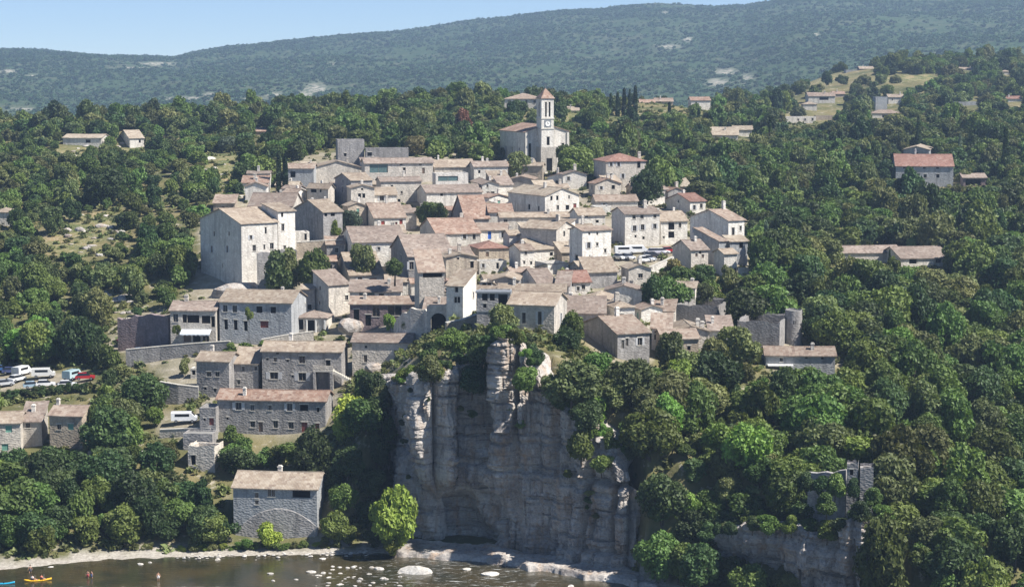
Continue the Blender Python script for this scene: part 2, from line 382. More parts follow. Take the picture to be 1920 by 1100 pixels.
H('broad pale stone gable end with one dark window', 836, 482, 894, 548, 16, 'gable_v', 'tan', 'warm', L=8, p=.20, wins=[(885, 496, .8, 1.5, 'v'), (859, 480, .5, .5, 'v')], Y=422)
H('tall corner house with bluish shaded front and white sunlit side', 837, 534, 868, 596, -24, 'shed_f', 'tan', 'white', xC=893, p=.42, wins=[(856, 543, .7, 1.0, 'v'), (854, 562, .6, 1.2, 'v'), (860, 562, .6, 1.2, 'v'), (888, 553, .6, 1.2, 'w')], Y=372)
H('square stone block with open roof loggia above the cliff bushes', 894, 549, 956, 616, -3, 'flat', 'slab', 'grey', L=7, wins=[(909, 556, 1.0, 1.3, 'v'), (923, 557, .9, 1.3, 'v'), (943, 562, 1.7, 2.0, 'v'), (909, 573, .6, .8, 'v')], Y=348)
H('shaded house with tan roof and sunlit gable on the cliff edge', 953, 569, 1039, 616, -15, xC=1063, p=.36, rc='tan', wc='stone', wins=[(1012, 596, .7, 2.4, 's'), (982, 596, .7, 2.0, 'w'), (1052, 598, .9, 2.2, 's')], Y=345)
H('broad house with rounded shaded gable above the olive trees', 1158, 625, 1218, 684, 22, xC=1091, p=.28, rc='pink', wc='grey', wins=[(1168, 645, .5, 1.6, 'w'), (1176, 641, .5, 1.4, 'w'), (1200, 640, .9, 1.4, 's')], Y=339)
H('low mottled brown roof house left of the small white hipped house', 1066, 586, 1134, 612, -3, 'shed_f', 'brown', 'stone', L=7, p=.34, Y=356)
H('little tan roofed house with chimney behind the cliff edge house', 1062, 568, 1112, 600, -4, 'gable_u', 'tan', 'stone', L=7, p=.32, Y=364, chim=[(1070, .3)])
H('small white house with hipped tan roof and arched door', 1152, 575, 1190, 606, 16, 'hip', 'tan', 'white', xC=1129, p=.35, wins=[(1166, 596, .8, 1.6, 'v')], Y=360, chim=[(1156, .5)])
H('low orange tan roofed house above the olive trees', 1243, 634, 1310, 674, 8, rc='pink', wc='warm', L=7, p=.34, wins=[(1292, 652, .6, .8, 'v'), (1315, 640, .5, .6, 'v')], Y=344)
H('low roofed house with white chimney behind the orange tan roof', 1262, 621, 1330, 650, 4, 'gable_v', 'tan', 'stone', L=9, p=.30, wins=[], Y=352, chim=[(1308, .4), (1316, .2)])
H('brown lean-to roof under the shaded ruin', 1330, 618, 1374, 645, 0, 'shed_f', 'brown', 'stone', L=6, p=.34, wins=[], Y=360)
H('tiny pink roofed house with white front right of the rounded gable', 1222, 614, 1258, 650, -6, 'shed_f', 'pink', 'white', L=6, p=.34, wins=[(1230, 632, .6, 1.0, 'v')], Y=350)
H('roofless shaded ruin with sunlit right end wall', 1268, 574, 1343, 606, -18, 'ruin', 'slab', 'grey', xC=1372, wins=[], Y=384, cat='ruin', name='ruined_house')
H('long dark windowless wall house beside the round tower', 1383, 604, 1462, 652, -16, 'ruin', 'slab', 'grey', xC=1481, wins=[], Y=366, cat='ruin', name='ruined_barn')
H('long low house with pinkish roof at the foot of the round tower', 1436, 665, 1566, 690, -3, rc='pink', wc='blue', L=7, p=.33, wins=[(1512, 668, .5, .5, 'v'), (1542, 671, .5, .5, 'v'), (1465, 674, .6, .7, 'w')], Y=352)
H('left stub of the ruined rampart tower above the low cliff', 1588, 872, 1609, 930, -12, 'ruin', 'slab', 'grey', L=2.5, wins=[(1597, 885, .5, .9, 'v')], Y=286, cat='ruin', name='ruined_tower', ctrl=False)
H('right stub of the ruined rampart tower above the low cliff', 1613, 880, 1638, 940, -10, 'ruin', 'slab', 'grey', L=3, wins=[], Y=285.5, cat='ruin', name='ruined_tower', ctrl=False)
# --- the keep and its neighbours
H('massive castle keep with purple shaded side and bright sunlit front', 452, 419, 520, 545, 38, xC=375, p=.30, rc='tan', wc='white', wins=[(396, 467, .9, 1.6, 's'), (425, 467, .9, 1.6, 's'), (401, 438, .7, 1.2, 'w'), (429, 438, .6, 1.0, 'v'), (416, 498, .5, 1.0, 'w'), (470, 445, .7, 1.0, 's'), (476, 465, .9, 1.5, 'w'), (498, 432, .5, 1.6, 'v'), (495, 463, .5, 1.2, 'w'), (509, 461, 1.0, 1.5, 'w')], Y=450, cat='castle', name='castle_keep')
H('bright castle wing with two tall windows joined to the keep', 521, 396, 553, 500, 36, 'shed_f', 'tan', 'white', L=8, p=.18, wins=[(529, 402, .6, 1.3, 'v'), (530, 426, .8, 1.7, 'w'), (533, 464, .7, 1.0, 'w')], Y=457, cat='castle', name='castle_wing')
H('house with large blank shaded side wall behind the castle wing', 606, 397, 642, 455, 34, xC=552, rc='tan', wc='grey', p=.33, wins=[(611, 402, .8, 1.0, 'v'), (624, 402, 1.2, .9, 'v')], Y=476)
H('wide brown roofed house behind the keep', 466, 386, 548, 430, -4, rc='brown', wc='stone', L=15, p=.40, wins=[(480, 392, .8, .8, 'w')], Y=500)
H('small white flat roofed box beside the castle wing', 553, 435, 580, 456, 16, 'flat', 'slab', 'white', L=4, wins=[(573, 444, .6, 1.6, 'v')], Y=468)
H('house with brown roof and bright plaster front above the garden wall', 662, 454, 760, 490, 12, xC=641, rc='brown', wc='white', p=.26, wins=[(710, 466, .6, .8, 's')], Y=452)
# --- upper village
H('blocky grey flat topped tower house at the top of the village', 633, 262, 683, 310, 3, 'flat', 'slab', 'grey', L=7, wins=[(647, 290, .8, 1.0, 'v')], Y=604, name='tower_house')
H('low grey flat topped house right of the blocky tower house', 686, 278, 766, 310, 0, 'flat', 'slab', 'grey', L=6, wins=[(693, 289, 1.4, 1.2, 'v')], Y=600)
H('wide pale gable house with tall dark chimney below the blocky tower', 577, 317, 688, 350, 4, 'gable_v', 'tan', 'stone', L=10, p=.27, Y=586, wins=[(575, 328, 1.3, 1.6, 's')], chim=[(652, .05)])
H('small orange roofed house by the dark cypress pair', 534, 315, 588, 356, -3, rc='pink', wc='blue', L=7, p=.36, Y=582, wins=[(549, 327, 1.6, 1.8, 'v'), (546, 345, .9, 1.6, 'v')])
H('house with tan roof and bright right end near the cypresses', 576, 352, 615, 384, -22, xC=627, rc='tan', wc='stone', p=.62, Y=546, wins=[(588, 357, 1.8, 1.2, 'v'), (601, 358, .6, .8, 'v'), (611, 378, .5, 1.2, 'v')])
H('house with shaded end wall and long sunlit roof edge', 658, 338, 698, 388, 28, xC=628, rc='tan', wc='grey', p=.3, Y=548, wins=[(643, 337, .6, .8, 'v'), (642, 355, .7, 1.6, 'w')])
H('grey fronted house with a pair of dark windows under a low gable', 658, 352, 702, 390, 6, 'gable_v', 'tan', 'stone', L=8, p=.25, Y=538, wins=[(674, 367, .8, 1.3, 'v'), (682, 367, .8, 1.3, 'v'), (679, 350, .6, .6, 'v')])
H('long upper house with wide glazed opening under the roof', 684, 306, 812, 346, 4, rc='brown', wc='stone', L=9, p=.3, Y=578, wins=[(710, 316, 5.6, 2.6, 't'), (758, 320, .8, 1.9, 'v'), (794, 320, .8, 1.8, 'd'), (752, 307, .9, .6, 'v'), (788, 306, .9, .6, 'v')])
H('widest roof of the upper row with plain shaded front', 815, 313, 890, 340, 4, rc='tan', wc='stone', L=12, p=.34, Y=586, wins=[])
H('last house of the upper row below the church trees', 889, 312, 952, 340, 6, rc='brown', wc='white', L=8, p=.34, Y=582, wins=[])
H('pale boxy house with long recessed balcony', 817, 325, 878, 354, 5, 'flat', 'slab', 'white', L=6, Y=562, wins=[(840, 335, 6.0, 1.5, 't')])
H('tall pale house with brown roof left of the chestnut tree', 714, 340, 790, 388, 8, rc='brown', wc='stone', L=7, p=.3, Y=556, wins=[(753, 361, .6, .9, 'w'), (748, 376, .8, .9, 'v'), (735, 349, .6, .7, 'v')])
H('low tan roofed lean-to house in front of the tall pale house', 700, 365, 744, 390, 4, 'shed_f', 'tan', 'white', L=6, p=.3, Y=543, wins=[(716, 371, 1.2, 1.6, 's')])
H('wide pale house with plain bright front in the middle of the village', 800, 361, 904, 396, 7, xC=782, rc='brown', wc='white', p=.25, Y=545, wins=[(828, 365, .8, .8, 'v'), (866, 378, 1.2, 1.4, 's'), (893, 376, 1.2, 1.3, 's')])
H('small bright white gable house with three windows', 904, 345, 936, 372, 12, 'gable_v', 'brown', 'white', xC=883, p=.33, Y=553, wins=[(914, 341, .6, .9, 'w'), (915, 363, .8, 1.1, 'v'), (924, 363, 1.0, 1.2, 'v')])
H('narrow white house right of the small white gable house', 936, 346, 962, 368, 10, 'shed_f', 'brown', 'white', L=6, p=.35, Y=560, wins=[])
H('pink roofed house with dark gable below the church', 954, 336, 1001, 358, -6, 'gable_v', 'pink', 'grey', L=11, p=.25, Y=572, wins=[])
H('pink roofed house with red shutters and bright plaster front', 702, 408, 761, 440, 9, xC=676, rc='pink', wc='white', p=.36, Y=508, wins=[(718, 420, 1.0, 1.7, 'r'), (752, 417, .9, 1.6, 'r'), (743, 424, .6, 2.2, 'p')], chim=[(725, .5)])
H('steep orange roofed house with small dark gable right of the chestnut', 873, 409, 917, 430, 12, xC=848, rc='orange', wc='grey', p=.55, Y=508, wins=[])
H('wide house with bright orange roof and grey gable', 819, 438, 900, 470, 14, xC=767, rc='orange', wc='white', p=.28, Y=482, wins=[(871, 443, .8, 1.4, 's'), (889, 441, .8, 1.6, 'w'), (797, 446, .8, 1.0, 's')], chim=[(865, .6)])
H('flat terrace front with dark recesses below the orange roof', 770, 447, 845, 478, 10, 'flat', 'slab', 'stone', L=4, Y=474, wins=[(803, 455, 1.9, 1.2, 'v'), (820, 455, 1.8, 1.1, 'v'), (838, 458, .5, .8, 'v'), (792, 456, .8, .9, 's')])
H('white house with bright blue shutter', 901, 431, 957, 456, 8, rc='pink', wc='white', L=8, p=.36, Y=488, wins=[(918, 441, .9, 2.0, 'b'), (944, 440, 1.1, 1.6, 's')])
H('house with dark red hipped roof and cream front', 898, 465, 954, 492, 9, 'hip', 'red', 'warm', L=9, p=.33, Y=462, wins=[])
H('low white fronted house under the dark red hipped roof', 899, 490, 950, 516, 8, 'flat', 'slab', 'white', L=5, Y=446, wins=[(933, 498, .6, 1.4, 'v'), (906, 498, .6, 1.0, 's')])
H('large house with shaded long side and bright gable with windows', 1022, 367, 1086, 402, 30, 'gable_v', 'cream', 'white', xC=953, p=.36, Y=512, wins=[(1034, 370, .7, 1.2, 'v'), (1045, 369, .7, 1.2, 'v'), (1067, 365, .5, 1.0, 'w'), (1046, 389, .8, 1.2, 'w'), (1064, 389, 1.1, 1.3, 'v'), (992, 388, 1.2, 1.4, 'v'), (1010, 391, .8, 1.2, 'v'), (1078, 387, 1.0, 1.6, 'p')], chim=[(1022, .4)])
H('low house with long pink roof under the oak trees', 1118, 377, 1196, 396, 0, rc='pink', wc='stone', L=9, p=.32, Y=528, wins=[])
H('tiny white flat fronted house below the long pink roof', 1115, 387, 1146, 406, 4, 'flat', 'slab', 'white', L=5, Y=516, wins=[(1125, 393, 1.3, .9, 'w')])
H('long thin tan roof crossing behind the central houses', 938, 407, 1080, 424, 0, rc='tan', wc='stone', L=6, p=.34, Y=500, wins=[])
H('bright house with tan roof behind the white tower house', 1085, 403, 1135, 426, 6, rc='tan', wc='white', L=9, p=.33, Y=492, wins=[(1120, 415, .8, .7, 'v'), (1100, 405, .8, .5, 'v')])
H('house with shaded long front and sunlit right gable in the centre', 978, 426, 1043, 470, -32, xC=1077, rc='tan', wc='stone', p=.38, Y=466, wins=[(1058, 438, .8, 1.3, 'v')], chim=[(1046, .5)])
H('tall bright tower house with shaded left side beside the car park', 1092, 432, 1146, 510, 28, xC=1068, rc='pink', wc='white', p=.22, Y=430, wins=[(1105, 438, .5, .7, 'w'), (1120, 438, .5, .7, 'w'), (1104, 460, .8, 1.4, 's'), (1120, 458, .6, .8, 'w'), (1135, 470, .6, .9, 'w'), (1081, 490, 1.3, 3.0, 'v'), (1131, 499, .5, .6, 'v')], name='tower_house')
H('big square bright house at the back of the car park', 1172, 401, 1237, 462, 18, xC=1147, rc='brown', wc='white', p=.30, Y=470, wins=[(1189, 407, .9, 1.0, 'w'), (1204, 406, .9, 1.0, 'w'), (1228, 404, .8, 1.0, 'w'), (1190, 428, .9, 1.4, 's'), (1205, 426, .9, 1.4, 's'), (1228, 424, .8, 1.2, 's'), (1192, 443, .5, .6, 'v'), (1207, 446, .6, .7, 'v')], chim=[(1209, .4)])
H('sunlit house with two stacked dark balconies', 1239, 414, 1289, 462, 16, rc='tan', wc='white', L=11, p=.36, Y=476, wins=[(1259, 424, 1.6, 1.8, 'v'), (1259, 440, 1.6, 1.6, 'v'), (1275, 422, .7, 1.3, 'w'), (1245, 445, .5, .6, 'w')])
H('small house with dark red roof and white front by the wood', 1294, 377, 1323, 402, 28, xC=1250, rc='red', wc='white', p=.30, Y=528, wins=[(1302, 389, .8, 1.3, 's'), (1315, 386, .9, 1.3, 'w'), (1272, 374, .7, .7, 'v')])
H('big house with shaded gable and chimney at the right edge of the village', 1366, 413, 1396, 468, 34, xC=1294, rc='pink', wc='white', p=.30, Y=452, wins=[(1303, 432, 1.0, 1.2, 's'), (1375, 434, .9, 1.9, 'w'), (1389, 428, .7, 1.2, 'w'), (1328, 432, .6, .6, 'v')], chim=[(1371, .5)])
H('shaded house with white capped roof in front of the big gable', 1348, 451, 1362, 506, 32, 'shed_f', 'pink', 'blue', xC=1301, p=.25, Y=440, wins=[])
H('low house with brown roof and shaded side at the car park corner', 1296, 468, 1328, 502, 22, 'gable_u', 'brown', 'stone', xC=1261, p=.40, Y=432, wins=[(1313, 471, .6, .9, 'v'), (1306, 478, .6, .8, 'd'), (1318, 480, .6, .8, 'd')])
H('small bright white house front below the big shaded gable', 1358, 475, 1382, 522, 22, 'gable_u', 'tan', 'white', L=5, p=.34, Y=426, wins=[(1379, 508, .5, 1.4, 'v')])
H('balcony house with cream roof on the right edge of the village', 1369, 452, 1402, 486, 18, 'shed_f', 'cream', 'blue', L=4, p=.25, Y=441, wins=[(1390, 459, 1.0, 1.6, 'v')])
H('cream roofed house in the centre above the small white houses', 1000, 467, 1043, 490, 22, xC=962, rc='cream', wc='white', p=.30, Y=458, wins=[(1034, 476, .8, .9, 'v')], chim=[(992, .6), (1010, .4)])
H('white house with blue grey shaded side and pink roof', 976, 469, 1002, 505, 18, xC=955, rc='pink', wc='white', p=.25, Y=444, wins=[(986, 471, .6, .9, 'w'), (983, 492, .5, .8, 'w'), (996, 493, .5, .8, 'v')])
H('blank white wall house with shaded left side', 1027, 494, 1066, 518, 24, 'shed_b', 'slab', 'white', xC=1003, p=.2, Y=432, wins=[])
H('white house with dark red lean-to roof in the lower centre', 1064, 528, 1107, 556, 12, 'gable_u', 'red', 'white', L=9, p=.42, Y=400, wins=[(1094, 538, .8, 1.0, 'w'), (1084, 541, .6, .9, 's'), (1070, 534, 1.0, .5, 'v')])
H('shaded grey gable house with tan roof in the lower centre', 922, 524, 972, 552, -4, 'gable_v', 'tan', 'grey', L=9, p=.27, Y=392, wins=[])
H('small house with dark openings left of the shaded grey gable', 899, 528, 922, 556, -14, 'shed_b', 'tan', 'stone', L=6, p=.3, Y=390, wins=[(908, 538, .9, 1.6, 'v'), (917, 536, .8, 1.6, 'v')])
H('white fronted house with shaded left side in the lower centre', 1008, 530, 1042, 555, 18, 'gable_u', 'brown', 'white', xC=972, p=.36, Y=394, wins=[(1031, 543, .6, 1.2, 'v'), (1016, 545, 1.2, .7, 'w')])
H('narrow shaded infill house in the lower centre', 1042, 535, 1066, 560, -8, 'shed_f', 'brown', 'grey', L=6, p=.4, Y=392, wins=[])
H('little house with dark gable under the dark red lean-to roof', 1092, 560, 1142, 590, -10, 'gable_v', 'tan', 'grey', L=8, p=.28, Y=374, wins=[])
H('long low tan roof in front of the shaded grey gable', 935, 546, 1060, 566, -2, rc='tan', wc='stone', L=7, p=.33, Y=378, wins=[])
H('pinkish tiled roof between the central garden trees', 955, 440, 975, 462, 8, rc='tan', wc='white', L=6, p=.3, Y=470, wins=[])
# --- around the church, far right, far left
H('white hotel with wide hipped roof behind the church tower', 945, 185, 1012, 208, -6, 'hip', 'pink', 'white', L=14, p=.30, Y=800, wins=None, cat='hotel', name='hotel')
H('square house with red hipped roof standing right of the church', 1136, 302, 1211, 356, 8, 'hip', 'red', 'stone', L=12, p=.33, Y=566, wins=[(1146, 308, .8, 1.3, 's'), (1160, 308, .8, 1.3, 's'), (1198, 309, 1.0, 1.9, 'v'), (1146, 330, .8, 1.4, 's'), (1168, 330, .8, 1.4, 's'), (1190, 334, .8, 1.4, 's')], chim=[(1200, .4)])
H('tiny white cabin right of the church tower', 1060, 207, 1085, 214, -4, 'shed_f', 'tan', 'white', L=6, p=.25, Y=790, wins=[])
H('long bluish white house with red roof in the right hand wood', 1680, 311, 1788, 350, -8, xC=1808, rc='red', wc='blue', p=.32, Y=640, wins=[(1696, 314, .9, .8, 'v'), (1733, 314, .9, .8, 'v'), (1758, 314, .9, .8, 'v'), (1759, 330, 1.0, 1.2, 'v'), (1735, 330, 1.0, 1.2, 's'), (1708, 330, 1.0, 1.2, 's'), (1799, 327, 1.6, 1.2, 'v')], chim=[(1716, .5)])
H('open brown carport beside the long red roofed house', 1806, 333, 1850, 350, -4, 'shed_f', 'brown', 'plum', L=6, p=.2, Y=636, wins=[(1825, 342, 5, 2.0, 'v')], cat='carport', name='carport')
H('white gabled house just behind the long red roofed house', 1694, 280, 1742, 300, -16, 'gable_v', 'cream', 'blue', xC=1757, p=.26, Y=690, wins=[(1719, 288, .8, 1.2, 'v'), (1749, 287, 1.6, 1.2, 's')])
H('long brown roofed hall low in the right hand wood', 1566, 474, 1690, 492, 0, rc='brown', wc='stone', L=10, p=.28, Y=488, wins=[])
H('wide brown roofed wing of the hall with white front', 1690, 484, 1781, 500, 3, rc='brown', wc='white', L=15, p=.30, Y=480, wins=[(1712, 490, 2, 1.2, 'v'), (1760, 488, 1.5, 1.2, 'v')])
FAR = 'far houses on the wooded slopes'
def FH(label, *a, **k):
    k.setdefault('group', FAR); k.setdefault('name', 'far_house'); H(label, *a, **k)
FH('white far house with pinkish roof on the right slope', 1516, 180, 1566, 194, 0, rc='pink', wc='white', L=11, Y=1050, wins=[(1545, 185, 5, 1.6, 'v')])
FH('small orange far house beside the white pinkish roofed one', 1562, 176, 1584, 184, 0, rc='orange', wc='warm', L=8, Y=1070, wins=[])
FH('small tan far house below the white pinkish roofed one', 1506, 195, 1532, 207, 0, 'hip', 'tan', 'white', L=7, Y=1000, wins=[])
FH('long flat white far building on the right slope', 1464, 219, 1530, 232, 0, 'flat', 'slab', 'white', L=8, Y=930, wins=None)
FH('low cream walled far terrace right of the long flat building', 1530, 217, 1567, 224, 0, 'flat', 'slab', 'warm', L=6, Y=940, wins=[])
FH('pale blue boxy far house on the right slope', 1642, 182, 1664, 207, 0, 'flat', 'slab', 'blue', L=8, Y=1000, wins=[])
FH('white far house with tan gable right of the blue boxy one', 1666, 182, 1698, 192, 0, rc='tan', wc='white', L=9, Y=1040, wins=None)
FH('far house with wide pink hipped roof below the blue boxy one', 1634, 212, 1690, 228, 0, 'hip', 'pink', 'white', L=9, Y=960, wins=[(1660, 218, 3, 1.5, 'v')])
FH('farthest tan roofed house on the crest at the right', 1612, 129, 1638, 137, 0, rc='tan', wc='plum', L=9, Y=1250, wins=[])
FH('pale blue far shed on the crest at the right', 1586, 131, 1608, 138, 0, 'flat', 'slab', 'blue', L=7, Y=1250, wins=[])
FH('white far house with pink roof right of the cypresses', 1228, 190, 1262, 203, 0, rc='pink', wc='warm', L=9, Y=900, wins=None)
FH('low orange far roof just right of the cypresses', 1200, 192, 1228, 200, 0, rc='orange', wc='warm', L=8, Y=890, wins=[])
FH('cream far house with orange roof above the wood', 1296, 188, 1332, 201, 4, rc='orange', wc='white', L=9, Y=900, wins=None)
FH('white far house with cream roof in the wood', 1376, 243, 1414, 254, 0, rc='cream', wc='white', L=9, Y=800, wins=[])
FH('low white far house among trees left of the cream roof', 1332, 253, 1384, 266, -6, 'shed_f', 'cream', 'white', L=9, Y=770, wins=None)
FH('small far house with red roof at the right edge', 1884, 185, 1916, 191, 0, rc='red', wc='white', L=8, Y=1000, wins=[])
FH('small cream far house on the skyline at the right', 1879, 134, 1894, 141, 0, 'hip', 'tan', 'white', L=7, Y=1230, wins=[])
FH('small far roof on the skyline left of the cream one', 1800, 130, 1826, 135, 0, rc='tan', wc='white', L=8, Y=1240, wins=[])
FH('long pale metal roofed far shed at the right', 1789, 191, 1838, 198, 0, 'flat', 'slab', 'blue', L=8, Y=980, wins=[])
FH('white far house with cream roof at the upper left', 118, 258, 190, 275, -8, rc='cream', wc='white', L=10, Y=740, p=.25, wins=[(165, 265, 2, 1.3, 'v')])
FH('white far cottage with bright end wall at the upper left', 243, 259, 270, 278, 22, xC=221, rc='cream', wc='white', Y=740, p=.25, wins=[(262, 265, .8, 1.2, 'v')])
FH('white cottage cut by the left edge of the picture', -15, 397, 20, 420, -6, 'hip', 'tan', 'white', L=7, Y=538, wins=[])
FH('small orange roofed far cottage in the upper left wood', 470, 246, 504, 254, 0, rc='orange', wc='warm', L=8, Y=760, wins=[])
FH('low pink roofed cottage behind the keep trees', 400, 380, 440, 395, 0, 'shed_f', 'pink', 'warm', L=6, Y=535, wins=[])
H('house with green shutters cut by the left edge', -60, 793, 38, 855, 6, rc='tan', wc='stone', L=8, p=.36, Y=350, wins=[(16, 804, 1.2, 1.3, 'g'), (8, 838, 1.2, 1.3, 'g')])
H('small annex under a sloping roof beside the green shuttered house', 40, 789, 78, 840, 4, 'shed_f', 'brown', 'stone', L=7, p=.36, Y=354, wins=[(52, 797, .8, 1.0, 'w')])
H('stone cottage with one green shutter behind the garden trees', 92, 777, 153, 835, -8, rc='pink', wc='warm', L=7, p=.38, Y=352, wins=[(132, 800, 1.1, 1.2, 'g'), (110, 800, .8, 1.0, 'w')], chim=[(90, .5)])
H('ruined flat stone hut with dark doorway in the garden', 352, 838, 402, 884, -10, 'ruin', 'slab', 'stone', L=5, Y=340, wins=[(362, 862, .9, 1.8, 'v')], name='garden_hut')
H('low stone garden terrace building above the ruined hut', 343, 812, 398, 845, -6, 'flat', 'slab', 'grey', L=4, Y=346, wins=[])
H('tiny pale electricity hut beside the lower road', 357, 690, 372, 708, -6, 'flat', 'slab', 'white', L=2.5, Y=386, wins=[(363, 698, .7, 1.0, 'v')], name='utility_hut', cat='hut')

def house_geo(h):
    u = Vector((math.cos(h['yaw']), math.sin(h['yaw']), 0)); v = Vector((-u.y, u.x, 0))
    A = at(h['xA'], h['yA'], h['Y']); Wd = abs(along(A, u.x, u.y, h['xB'])); B = A + u * Wd
    L = h['L']
    if L is None: L = abs(along(A if h['yaw'] > 0 else B, v.x, v.y, h['xC']))
    L = min(max(L, 2.5), 22); zb = at(h['xA'], h['base'], h['Y']).z
    h.update(u=u, v=v, A=A, B=B, W=Wd, Lm=L, zb=zb, ze=A.z, cen=A + u * Wd / 2 + v * L / 2)
for h in HS: house_geo(h)

# ------------------------------------------------------------------ terrain
ROWS = {
 316: {-300: 1, 0: 1.5, 200: 2, 400: 2.5, 600: 3, 690: 6, 790: 31, 940: 35, 1100: 30, 1200: 24, 1300: 19, 1400: 17, 1600: 21, 1750: 15, 1920: 10, 2300: 8},
 350: {-300: 8, 0: 9.5, 200: 10.5, 400: 13, 600: 14.5, 680: 18, 800: 33, 940: 34.3, 1100: 31, 1250: 27, 1400: 25.5, 1600: 24, 1920: 17, 2300: 14},
 380: {-300: 11, 0: 13, 200: 15, 1250: 30, 1500: 28.5, 1700: 25, 1920: 21, 2300: 18},
 410: {-300: 13, 0: 14.5, 200: 17.5, 300: 21, 400: 22.8, 1300: 33, 1500: 30, 1700: 27, 1920: 25, 2300: 22},
 450: {-300: 20, 0: 23, 200: 25, 330: 27, 1300: 36, 1500: 32, 1700: 30, 1920: 28.5, 2300: 27},
 500: {-300: 28, 0: 31, 200: 33, 400: 37, 1420: 37, 1500: 35, 1700: 33, 1920: 33, 2300: 32},
 550: {-300: 35, 0: 37.5, 200: 40, 420: 44, 1300: 41.5, 1500: 38, 1700: 37.5, 1920: 38, 2300: 38},
 620: {-300: 42, 0: 44.5, 200: 47, 400: 50, 600: 51.5, 780: 53, 1023: 48.6, 1120: 48, 1300: 46, 1500: 43, 1920: 43, 2300: 44},
 760: {-300: 48, 0: 52, 200: 55, 400: 56, 780: 60, 1100: 57, 1300: 54, 1600: 53, 1920: 54, 2300: 54},
 900: {-300: 45, 0: 51, 400: 55, 780: 61, 940: 62, 1100: 60, 1300: 57, 1500: 57, 1700: 59, 1920: 61, 2300: 62},
 1100: {-300: 36, 0: 40, 400: 44, 780: 50, 1000: 52, 1300: 52, 1450: 64, 1600: 70, 1920: 72, 2300: 76},
 1300: {-300: 22, 0: 25, 400: 28, 780: 32, 1100: 35, 1350: 40, 1500: 70, 1600: 79, 1920: 84, 2300: 90},
 1500: {-300: 14, 0: 15, 400: 15, 780: 18, 1100: 20, 1350: 28, 1500: 45, 1700: 62, 1920: 70, 2300: 78}}
cp = [((px - PX) / F * Y * 1.0, Y, z) for Y, r in ROWS.items() for px, z in r.items()]
for h in HS:
    if h['ctrl'] and h['Y'] < 1300:
        m = h['A'] + h['u'] * h['W'] / 2; cp.append((m.x, m.y, h['zb']))
cp = np.array(cp)
def tps_fit(P, lam):
    x = P[:, :2] / 100.0; n = len(x); d2 = ((x[:, None] - x[None]) ** 2).sum(-1)
    K = .5 * d2 * np.log(d2 + 1e-9) + lam * np.eye(n); Q = np.c_[np.ones(n), x]
    M = np.block([[K, Q], [Q.T, np.zeros((3, 3))]]); return np.linalg.solve(M, np.r_[P[:, 2], 0, 0, 0])
TW = tps_fit(cp, .02)
def tps(X, Y):
    sh = X.shape; q = np.c_[X.ravel(), Y.ravel()] / 100.0; out = np.empty(len(q)); c = cp[:, :2] / 100.0
    for i in range(0, len(q), 20000):
        b = q[i:i + 20000]; d2 = ((b[:, None] - c[None]) ** 2).sum(-1)
        out[i:i + 20000] = (.5 * d2 * np.log(d2 + 1e-9)) @ TW[:-3] + TW[-3] + b @ TW[-2:]
    return out.reshape(sh)
def pxY(L): return np.array([((p - PX) / F * Y, Y) for p, Y in L])
BANK = pxY([(-300, 300), (0, 305), (200, 311.5), (400, 313), (640, 315), (700, 315), (800, 312.5), (900, 309.5), (1000, 304.5), (1170, 296.5), (1300, 288), (1400, 281), (1600, 273), (1920, 264), (2300, 255)])
CLIFF = [(690, 352), (735, 338), (757, 327), (775, 319.5), (800, 316.5), (830, 317.5), (865, 320), (900, 318), (930, 313.5), (975, 312.5), (1020, 311), (1100, 306.5), (1160, 302.5), (1192, 301.5), (1215, 305)]
CLT = [24, 26, 28.5, 30.5, 31.5, 31, 31.5, 33, 36.3, 36.5, 29, 22.5, 18.5, 15, 10]
CLIFF2 = [(1325, 297), (1350, 292.5), (1400, 289.5), (1450, 287), (1520, 283.5), (1560, 283), (1585, 281), (1615, 280), (1645, 279), (1662, 281), (1676, 288)]
CLT2 = [7, 9.5, 11, 11.5, 11.5, 11.5, 13.5, 14.5, 14, 12, 9]
RISE = pxY([(-300, 301.5), (0, 306.5), (200, 313.5), (400, 314.5), (640, 317.5), (700, 330), (735, 341), (757, 333), (775, 331), (800, 330), (865, 332), (930, 328), (990, 318), (1020, 315.5), (1100, 309), (1190, 303.5), (1225, 294), (1300, 291), (1350, 295), (1400, 292.5), (1450, 290), (1520, 286.5), (1620, 283), (1662, 284), (1690, 288), (1740, 273), (1920, 266), (2300, 257)])
WIDX = np.array([(p - PX) / F * 305 for p in (-300, 640, 735, 1020, 1190, 1250, 1390, 1680, 1760, 2300)])
WIDV = np.array([7, 7, 5, 4, 9, 16, 8, 8, 15, 16.])
def hfun(X, Y):
    up = tps(X, Y)
    up = up + .5 * fbm(X / 14, Y / 14, 3, 4) * sstep(330, 420, Y) + 2.0 * fbm(X / 60, Y / 60, 9, 3) * sstep(640, 900, Y)
    yb = np.interp(X, BANK[:, 0], BANK[:, 1]); ys = np.interp(X, RISE[:, 0], RISE[:, 1]); w = np.interp(X, WIDX, WIDV)
    s = sstep(0, 1, (Y - ys) / w)
    shelf = np.clip((Y - yb) * .13, -2.2, .9) + .10 * fbm(X / 2.5, Y / 2.5, 4, 3)
    return shelf * (1 - s) + np.maximum(up, .6) * s
TT = np.linspace(-.46, .46, 461); YY = np.arange(255., 1561., 3.0)
GY, GT = np.meshgrid(YY, TT, indexing='ij'); GX = GT * GY
GZ = hfun(GX, GY)
